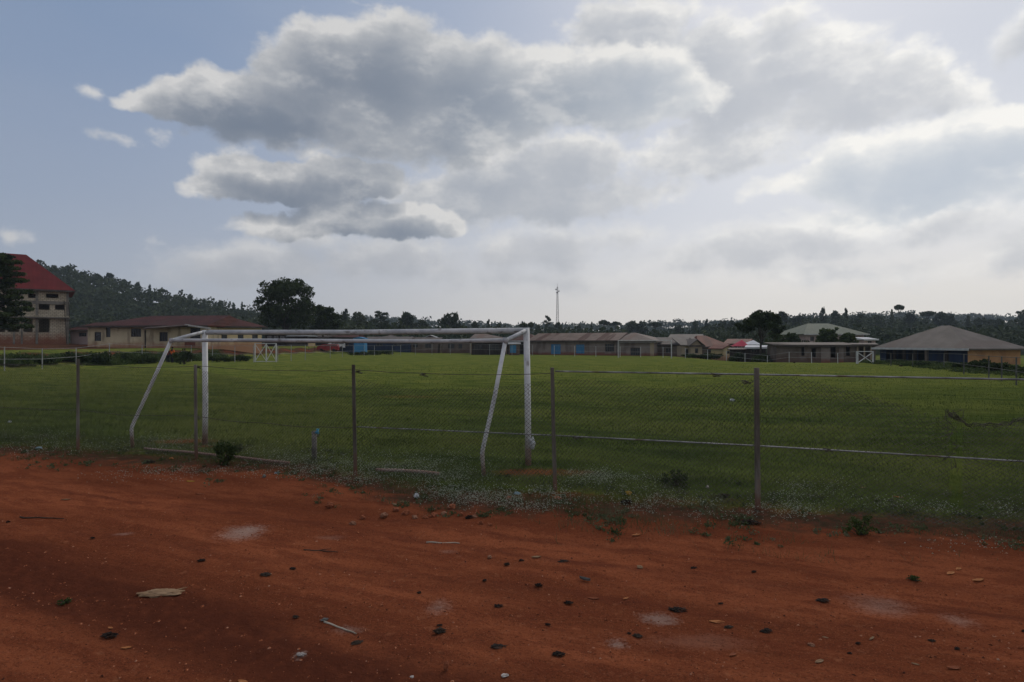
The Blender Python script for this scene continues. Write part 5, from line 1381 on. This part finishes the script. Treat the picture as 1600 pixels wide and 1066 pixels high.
stick('thin dark twig lying across the road left of centre', (475,857), (528,861), 0.008, 18, fork=True)
stone('squat orange clod at the head of the road left of centre', 552, 814, 17, 19, M_tanstone)
stone('dark red clod beside the dry leaf at the verge left of centre', 516, 789, 22, 20)
stone('small red clod lying behind the squat orange clod', 567, 806, 16, 21)
rag('dark scrap on the gravel band by the pale stick', 462, 966, 14, 6, 22, M_twig)
# rubble row at the verge in the middle
RUB = [(600,803,22,'first'),(619,796,16,'second'),(634,800,18,'third'),(648,806,15,'fourth'),(664,806,12,'fifth'),(678,803,20,'sixth'),(694,801,16,'seventh'),(706,791,20,'eighth'),(720,803,14,'ninth'),(741,807,14,'tenth'),(752,817,13,'eleventh'),(766,821,12,'twelfth')]
for i, (px, py, w, o_) in enumerate(RUB):
    stone('%s from the left of the rough red clods in the rubble row' % o_, px, py, w, 30+i, M_clod if i % 3 else M_tanstone, group='red clods in the rubble row at the verge')
leaf('pale flat chip left of the crumpled white bag', 617, 786, 20, 43, M_tan, 'wood_chip', 'chip', ratio=0.35)
leaf('second pale flat chip just left of the crumpled white bag', 631, 782, 18, 44, M_tan, 'wood_chip', 'chip', ratio=0.3)
rag('black lump at the right end of the rubble row', 733, 808, 18, 8, 45)
stick('upright splinter at the right end of the rubble row', (743,804), (745,797), 0.012, 46, M_clod)
stone('crumpled white bag in the flowers at the verge, middle of the photo', 651, 776, 15, 47, M_bag, 0.9, 'plastic_bag', 'bag')
stone('clear crushed plastic bottle at the verge right of the goal', 808, 772, 17, 48, M_bagblue, 0.5, 'crushed_bottle', 'bottle')
stone('orange clod left of the crushed plastic bottle', 795, 778, 17, 49, M_clod, 0.6)
stone('flat orange clod at the foot of the fence right of the goal', 872, 779, 22, 50, M_clod, 0.4)
stick('flat pale split stick lying on the road in the middle', (666,842), (718,845), 0.010, 51, M_pale_wood)
stone('small orange clod on the road below the pale split stick', 765, 867, 13, 52, M_tanstone)
leaf('tan leaf lying right of the small orange clod', 838, 869, 20, 53, M_tan)
for i, (px, py, w, h, lab) in enumerate([(792,878,13,6,'black scrap on the road straight below the right goalpost'),(815,871,12,4,'thin black scrap touching the tan leaf in mid road'),(842,912,16,8,'black twist of rag in the middle of the road'),
    (757,905,10,5,'black crumb left of the black twist in mid road'),(655,924,9,5,'black crumb on the left half of the central road'),(779,946,20,6,'dark scrap with a brown leaf in mid road'),
    (888,937,18,7,'flat dark oval scrap right of centre on the road'),(856,973,12,5,'small grey-black scrap below the flat dark oval scrap'),(686,989,26,12,'black crushed lump near the middle bottom'),(687,978,12,4,'small black flake above the black crushed lump'),
    (779,1012,34,5,'thin dark twig litter at the middle bottom'),(872,1027,26,9,'black torn rag with pale crumbs at the centre bottom'),(558,1003,26,5,'thin dark litter near the bottom left of centre'),(880,874,24,4,'thin black strip in mid road under the fourth pole'),
    (1058,945,36,9,'wide flat black rag right of centre on the road'),(983,987,10,4,'left tip of the twisted dark scrap right of centre'),(996,990,20,6,'twisted dark scrap right of centre near the bottom'),(1196,976,28,9,'twisted black rag on the right of the road'),
    (1126,936,12,4,'small black flake right of the wide flat black rag'),(1285,936,26,6,'brown leaf heap on the right of the road'),(1455,1000,14,5,'small dark scrap at the far right of the road'),(1495,1016,14,5,'dark flat scrap at the far right bottom'),
    (1340,1005,12,4,'small dark scrap left of the tan stick at the right'),(1327,1019,10,4,'black crumb under the tan stick at the right'),(1130,776,26,10,'black mound in the weeds left of the fifth pole'),(1172,816,40,10,'long black rag in the verge before the fifth pole'),
    (1178,892,12,4,'brown flake on the road below the fifth pole'),(1084,886,14,4,'dark flake on the road under the black verge rag'),(233,722,26,8,'dark mound in the weeds left of the second pole'),(1600,984,12,6,'black scrap at the right edge of the road')]):
    rag(lab, px, py, w, h, 60+i, M_black if i % 4 else M_twig)
leaf('grey curved rubber strip on the right of the central road', 914, 903, 24, 91, M_grey, 'rubber_strip', 'scrap', curl=1.2, ratio=0.3)
leaf('brown curled bark piece below the grey curved strip', 927, 930, 24, 92, M_clod, 'bark_piece', 'bark', ratio=0.3)
leaf('pair of small orange leaves right of the brown bark piece', 978, 931, 14, 93)
stone('pale tan block on the road below the verge, right of centre', 1000, 884, 15, 94, M_tan, 0.5, 'tan_block', 'block')
leaf('orange leaf at the edge of the road under the yellow peel', 994, 837, 20, 95)
rag('round black clod under the yellow peel in the verge', 979, 783, 27, 11, 96, M_black, 'charred_clod', 'clod')
stone('yellow peel on the round black clod in the verge', 982, 773, 15, 97, M_yellow, 0.7, 'fruit_peel', 'peel')
stone('small white lump in the weeds left of the fifth pole', 1105, 764, 9, 98, M_chalk, 0.8, 'white_lump', 'lump')
leaf('orange-pink curled leaf on the road right of centre', 1120, 964, 30, 99)
rag('dark leaf crumbs just right of the orange-pink curled leaf', 1138, 972, 20, 5, 100, M_twig, 'leaf_litter', 'litter')
stone('pale squarish stone on the right of the road near the bottom', 1267, 1004, 15, 101, M_tanstone)
leaf('small tan chip above the pale squarish stone', 1289, 991, 12, 102, M_tan, 'wood_chip', 'chip')
leaf('flat tan stick end right of the pale squarish stone', 1362, 996, 22, 103, M_tan, 'wood_chip', 'chip', ratio=0.22)
leaf('crumpled tan leaf at the right, upper of two joined', 1497, 886, 20, 104, M_orange)
leaf('crumpled tan leaf at the right, lower of two joined', 1485, 892, 26, 105, M_orange)
leaf('long tan leaf alone right of the two joined crumpled leaves', 1528, 903, 30, 106, M_orange, ratio=0.3)
stone('upright orange clod at the bottom, just left of centre', 697, 1050, 14, 107, M_clod, 1.6)
stone('flat white crumb at the bottom left of centre', 644, 1057, 12, 108, M_chalk, 0.3, 'chalk_lump', 'lump')
stone('flat white crumb at the bottom right of centre', 789, 1059, 18, 109, M_chalk, 0.3, 'chalk_lump', 'lump')
leaf('brown leaf lying at the right bottom of the road', 1145, 1023, 22, 110, M_clod)
leaf('tan leaf near the bottom under the pale squarish stone', 1280, 1038, 24, 111, M_tan)
leaf('brown dry leaf near the bottom right corner', 1490, 1052, 28, 112, M_clod)
leaf('pale chip near the bottom right corner', 1430, 1044, 14, 113, M_tan, 'wood_chip', 'chip')
leaf('orange leaf clump at the bottom left edge of the picture', 380, 1062, 26, 114)
stone('white plastic bag lying on the pitch behind the fence left of the fifth pole', 1144, 625, 13, 115, M_bag, 0.6, 'plastic_bag', 'bag')
stone('white scrap on the pitch at the far left behind the fence', 15, 659, 8, 116, M_bag, 0.7, 'plastic_scrap', 'scrap')
stone('pale blue plastic scrap in the weeds left of the first pole', 61, 702, 13, 117, M_bagblue, 0.5, 'plastic_scrap', 'scrap')
leaf('pale yellow chip in the weeds right of the first pole', 176, 715, 20, 118, M_tan, 'wood_chip', 'chip', ratio=0.2)
stone('orange scrap in the weeds near the lying pipe', 268, 716, 9, 119, M_orange, 0.6, 'orange_scrap', 'scrap')
leaf('pale pointed shard standing in the grass at the right', 1349, 762, 14, 120, M_tan, 'wood_chip', 'chip')
leaf('orange leaf in the grass at the right of the pale shard', 1403, 776, 18, 121)
rag('black scrap on the pitch near the far right fence', 1408, 572, 10, 4, 122)
rag('dark clump on the pitch before the ruined row', 1241, 567, 5, 3, 123)
stone('silver foil scrap at the verge under the third pole', 433, 738, 0.1+14, 124, M_bagblue, 0.3, 'foil_scrap', 'scrap')
stone('small grey bag at the head of the road left of the third pole', 413, 744, 11, 125, M_grey, 0.8, 'plastic_bag', 'bag')

# ================================================================ people by the porch
M_skin = pmat('dark_skin', [(0.035,0.020,0.014),(0.055,0.032,0.022)], 6, 2, 0.6)
M_hair = pmat('black_hair', [(0.008,0.007,0.007),(0.015,0.013,0.012)], 30, 2, 0.8)
def cloth(name, c): return pmat(name, [tuple(v*0.8 for v in c), c], 5, 3, 0.9, 0.2)
def skinned(name, joints, edges, m, parent, lvl=1):
    me = bpy.data.meshes.new(name); me.from_pydata([j[0] for j in joints], edges, []); me.update()
    o = bpy.data.objects.new(name, me); COL.objects.link(o)
    sk = o.modifiers.new('skin', 'SKIN'); sk.use_smooth_shade = True
    sb = o.modifiers.new('sub', 'SUBSURF'); sb.levels = lvl; sb.render_levels = lvl
    if not me.skin_vertices: 
        bpy.context.view_layer.update()
    for i, j in enumerate(joints):
        rr = j[1] if isinstance(j[1], tuple) else (j[1], j[1]); me.skin_vertices[0].data[i].radius = rr
    me.skin_vertices[0].data[0].use_root = True
    bpy.context.view_layer.update()
    dg = bpy.context.evaluated_depsgraph_get(); em = bpy.data.meshes.new_from_object(o.evaluated_get(dg))
    o.modifiers.clear(); o.data = em; em.materials.clear(); em.materials.append(m)
    o.parent = parent
    return o
def person(label, px, pyfoot, pytop, Y, rz, shirt, trou, pose='stand', seed=0):
    x = (px-CX)*Y/F; z = ground_h(x, Y, False); s = (pyfoot-pytop)*Y/F/1.72
    root = thing('person', label, 'person', (x, Y, z), rz); r = random.Random(seed)
    st = 0.10 if pose == 'stand' else 0.24; ar = 0.30 if pose != 'bend' else 0.42
    lean_ = 0.0 if pose != 'bend' else 0.25
    J = [((0,0,0.95),(0.15,0.10)), ((0,-lean_*0.3,1.15),(0.135,0.095)), ((0,-lean_*0.8,1.38),(0.155,0.10)), ((0,-lean_,1.49),(0.055,0.055)), ((0,-lean_*1.1,1.57),(0.075,0.085)), ((0,-lean_*1.15,1.66),(0.072,0.085)),
         ((0.09,0,0.88),(0.095,0.10)), ((0.10,-st*0.5,0.48),0.058), ((0.10,st*0.4,0.09),0.038), ((0.11,st*0.4-0.13,0.04),(0.04,0.03)),
         ((-0.09,0,0.88),(0.095,0.10)), ((-0.10,st*0.2,0.48),0.058), ((-0.10,st,0.09),0.038), ((-0.11,st-0.13,0.04),(0.04,0.03)),
         ((0.19,-lean_*0.8,1.40),0.055), ((0.25,0.03-lean_,1.13),0.043), ((0.24,-ar*0.5-lean_,0.90),0.03), ((0.235,-ar*0.62-lean_,0.80),(0.035,0.02)),
         ((-0.19,-lean_*0.8,1.40),0.055), ((-0.26,0.03-lean_,1.13),0.043), ((-0.22,-ar-lean_*0.6,1.0 if pose != 'stand' else 0.92),0.03), ((-0.21,-ar*1.2-lean_*0.6,0.97 if pose != 'stand' else 0.82),(0.035,0.02))]
    E = [(0,1),(1,2),(2,3),(3,4),(4,5),(0,6),(6,7),(7,8),(8,9),(0,10),(10,11),(11,12),(12,13),(2,14),(14,15),(15,16),(16,17),(2,18),(18,19),(19,20),(20,21)]
    J = [(tuple(c*s for c in p), (tuple(v*s for v in q_) if isinstance(q_, tuple) else q_*s)) for p, q_ in J]
    skinned('body', J, E, M_skin, root)
    def sub(ids, edges, k, add=0.014):
        return [(J[i][0], tuple(v*k+add*s for v in (J[i][1] if isinstance(J[i][1], tuple) else (J[i][1],)*2))) for i in ids], edges
    j_, e_ = sub([1,0,2,14,15,18,19], [(0,1),(0,2),(2,3),(3,4),(2,5),(5,6)], 1.08); skinned('shirt', j_, e_, shirt, root)
    j_, e_ = sub([0,6,7,8,10,11,12], [(0,1),(1,2),(2,3),(0,4),(4,5),(5,6)], 1.08, 0.018); skinned('trousers', j_, e_, trou, root)
    h_ = MB(); c_ = Vector(J[5][0])+Vector((0, 0.012*s, 0.012*s))
    h_.tube([c_+Vector((0,0.02*s,-0.03*s)), c_+Vector((0,0.015*s,0.03*s)), c_+Vector((0,0.01*s,0.075*s)), c_+Vector((0,0.0,0.098*s))], [0.088*s,0.095*s,0.07*s,0.02*s], 10)
    h_.build('hair', M_hair, root, True)
    return root
c_red = cloth('dark_red_shirt', (0.16,0.025,0.025)); c_or = cloth('bright_orange_shirt', (0.62,0.12,0.03)); c_dk = cloth('dark_trousers', (0.025,0.025,0.035)); c_wh = cloth('pale_grey_shirt', (0.30,0.30,0.33)); c_jn = cloth('faded_blue_trousers', (0.06,0.08,0.12)); c_bk = cloth('black_shirt', (0.03,0.03,0.032))
person('person in a dark red shirt left of the one in bright orange', 262.5, 545, 522, 64, 0.5, c_red, c_dk, 'stand', 1)
person('person in a bright orange shirt standing before the cream building', 269, 545, 520, 64, -0.2, c_or, c_dk, 'stand', 2)
person('person in a pale shirt standing behind the shrub by the porch', 286, 544, 523, 66, 1.2, c_wh, c_jn, 'walk', 3)
person('person in dark clothes leaning forward behind the shrub by the porch', 292.5, 544, 522.5, 66, -1.3, c_bk, c_dk, 'bend', 4)

# ================================================================ parked vehicle beyond the far left corner
def vehicle(label, px, py, Y, L, Hh, rz, paint, name='parked_van', cat='van'):
    p = at(px, py, Y); p.z = ground_h(p.x, p.y, False); root = thing(name, label, cat, tuple(p), rz)
    W = 1.6; prof = [(-L/2,0.35),(-L/2,0.95),(-L/2+0.35,1.05),(-L/2+0.95,Hh),(L/2-0.15,Hh),(L/2,1.0),(L/2,0.35)]
    n = len(prof); vs = [(x,-W/2+(0.12 if z > 1.06 else 0),z) for x, z in prof]+[(x,W/2-(0.12 if z > 1.06 else 0),z) for x, z in prof]
    fs = [tuple(range(n)), tuple(range(2*n-1, n-1, -1))]+[(i, i+n, (i+1) % n+n, (i+1) % n) for i in range(n)]
    MB().add(vs, fs).build('body', paint, root)
    for x0, x1 in ((-L/2+0.95,-0.35),(-0.25,0.55),(0.65,L/2-0.25)):
        MB().box(x0, x1, -W/2-0.015+0.0, -W/2+0.1, 1.08, Hh-0.15).build('window', M_glass, root)
    for x in (-L/2+0.75, L/2-0.7):
        for y in (-W/2+0.08, W/2-0.08):
            MB().tube([(x, y-0.1, 0.3), (x, y+0.1, 0.3)], 0.3, 16).build('wheel', W_dark, root, True)
    for y in (-0.55, 0.55): MB().box(-L/2-0.02, -L/2+0.02, y-0.12, y+0.12, 0.68, 0.85).build('headlight', M_glass, root)
M_redpaint = pmat('faded_red_paint', [(0.16,0.02,0.02),(0.24,0.035,0.035)], 1, 3, 0.4); M_whpaint = pmat('dusty_white_paint', [(0.42,0.41,0.40),(0.55,0.54,0.53)], 1, 4, 0.45)
vehicle('parked dark red car with pale windows left of the bright blue kiosk', 513, 545, 108, 3.6, 1.35, 0.1, M_redpaint, 'parked_car', 'car')
vehicle('parked dusty white van behind the dark red car', 525, 543, 114, 3.4, 1.7, 0.2, M_whpaint)
sg = at(487, 543, 104); sg.z = ground_h(sg.x, sg.y, False)
sb_ = thing('sign_board', 'blank yellowish board on two legs right of the double-braced gate', 'board', tuple(sg))
zt_ = EYE+(HY-536.5)*104/F-sg.z; MB().box(-0.6, 0.6, -0.03, 0.03, zt_-0.55, zt_).build('panel', W_creamb, sb_)
for x in (-0.5, 0.5): MB().box(x-0.03, x+0.03, 0.032, 0.08, -0.2, zt_-0.02).build('leg', W_dark, sb_)

# ================================================================ the air
hz = bpy.data.materials.new('haze_air'); hz.use_nodes = True; t_ = hz.node_tree; t_.nodes.clear()
pv = t_.nodes.new('ShaderNodeVolumePrincipled'); pv.inputs['Color'].default_value = (0.72, 0.85, 1.0, 1); pv.inputs['Density'].default_value = 0.00024
om = t_.nodes.new('ShaderNodeOutputMaterial'); t_.links.new(pv.outputs[0], om.inputs['Volume'])
hb = MB().box(-980, 980, -980, 980, -12, 66).build('haze', hz); tag(hb, 'thin pale haze in the air over the whole place', 'haze', kind='stuff')
del hb['category']
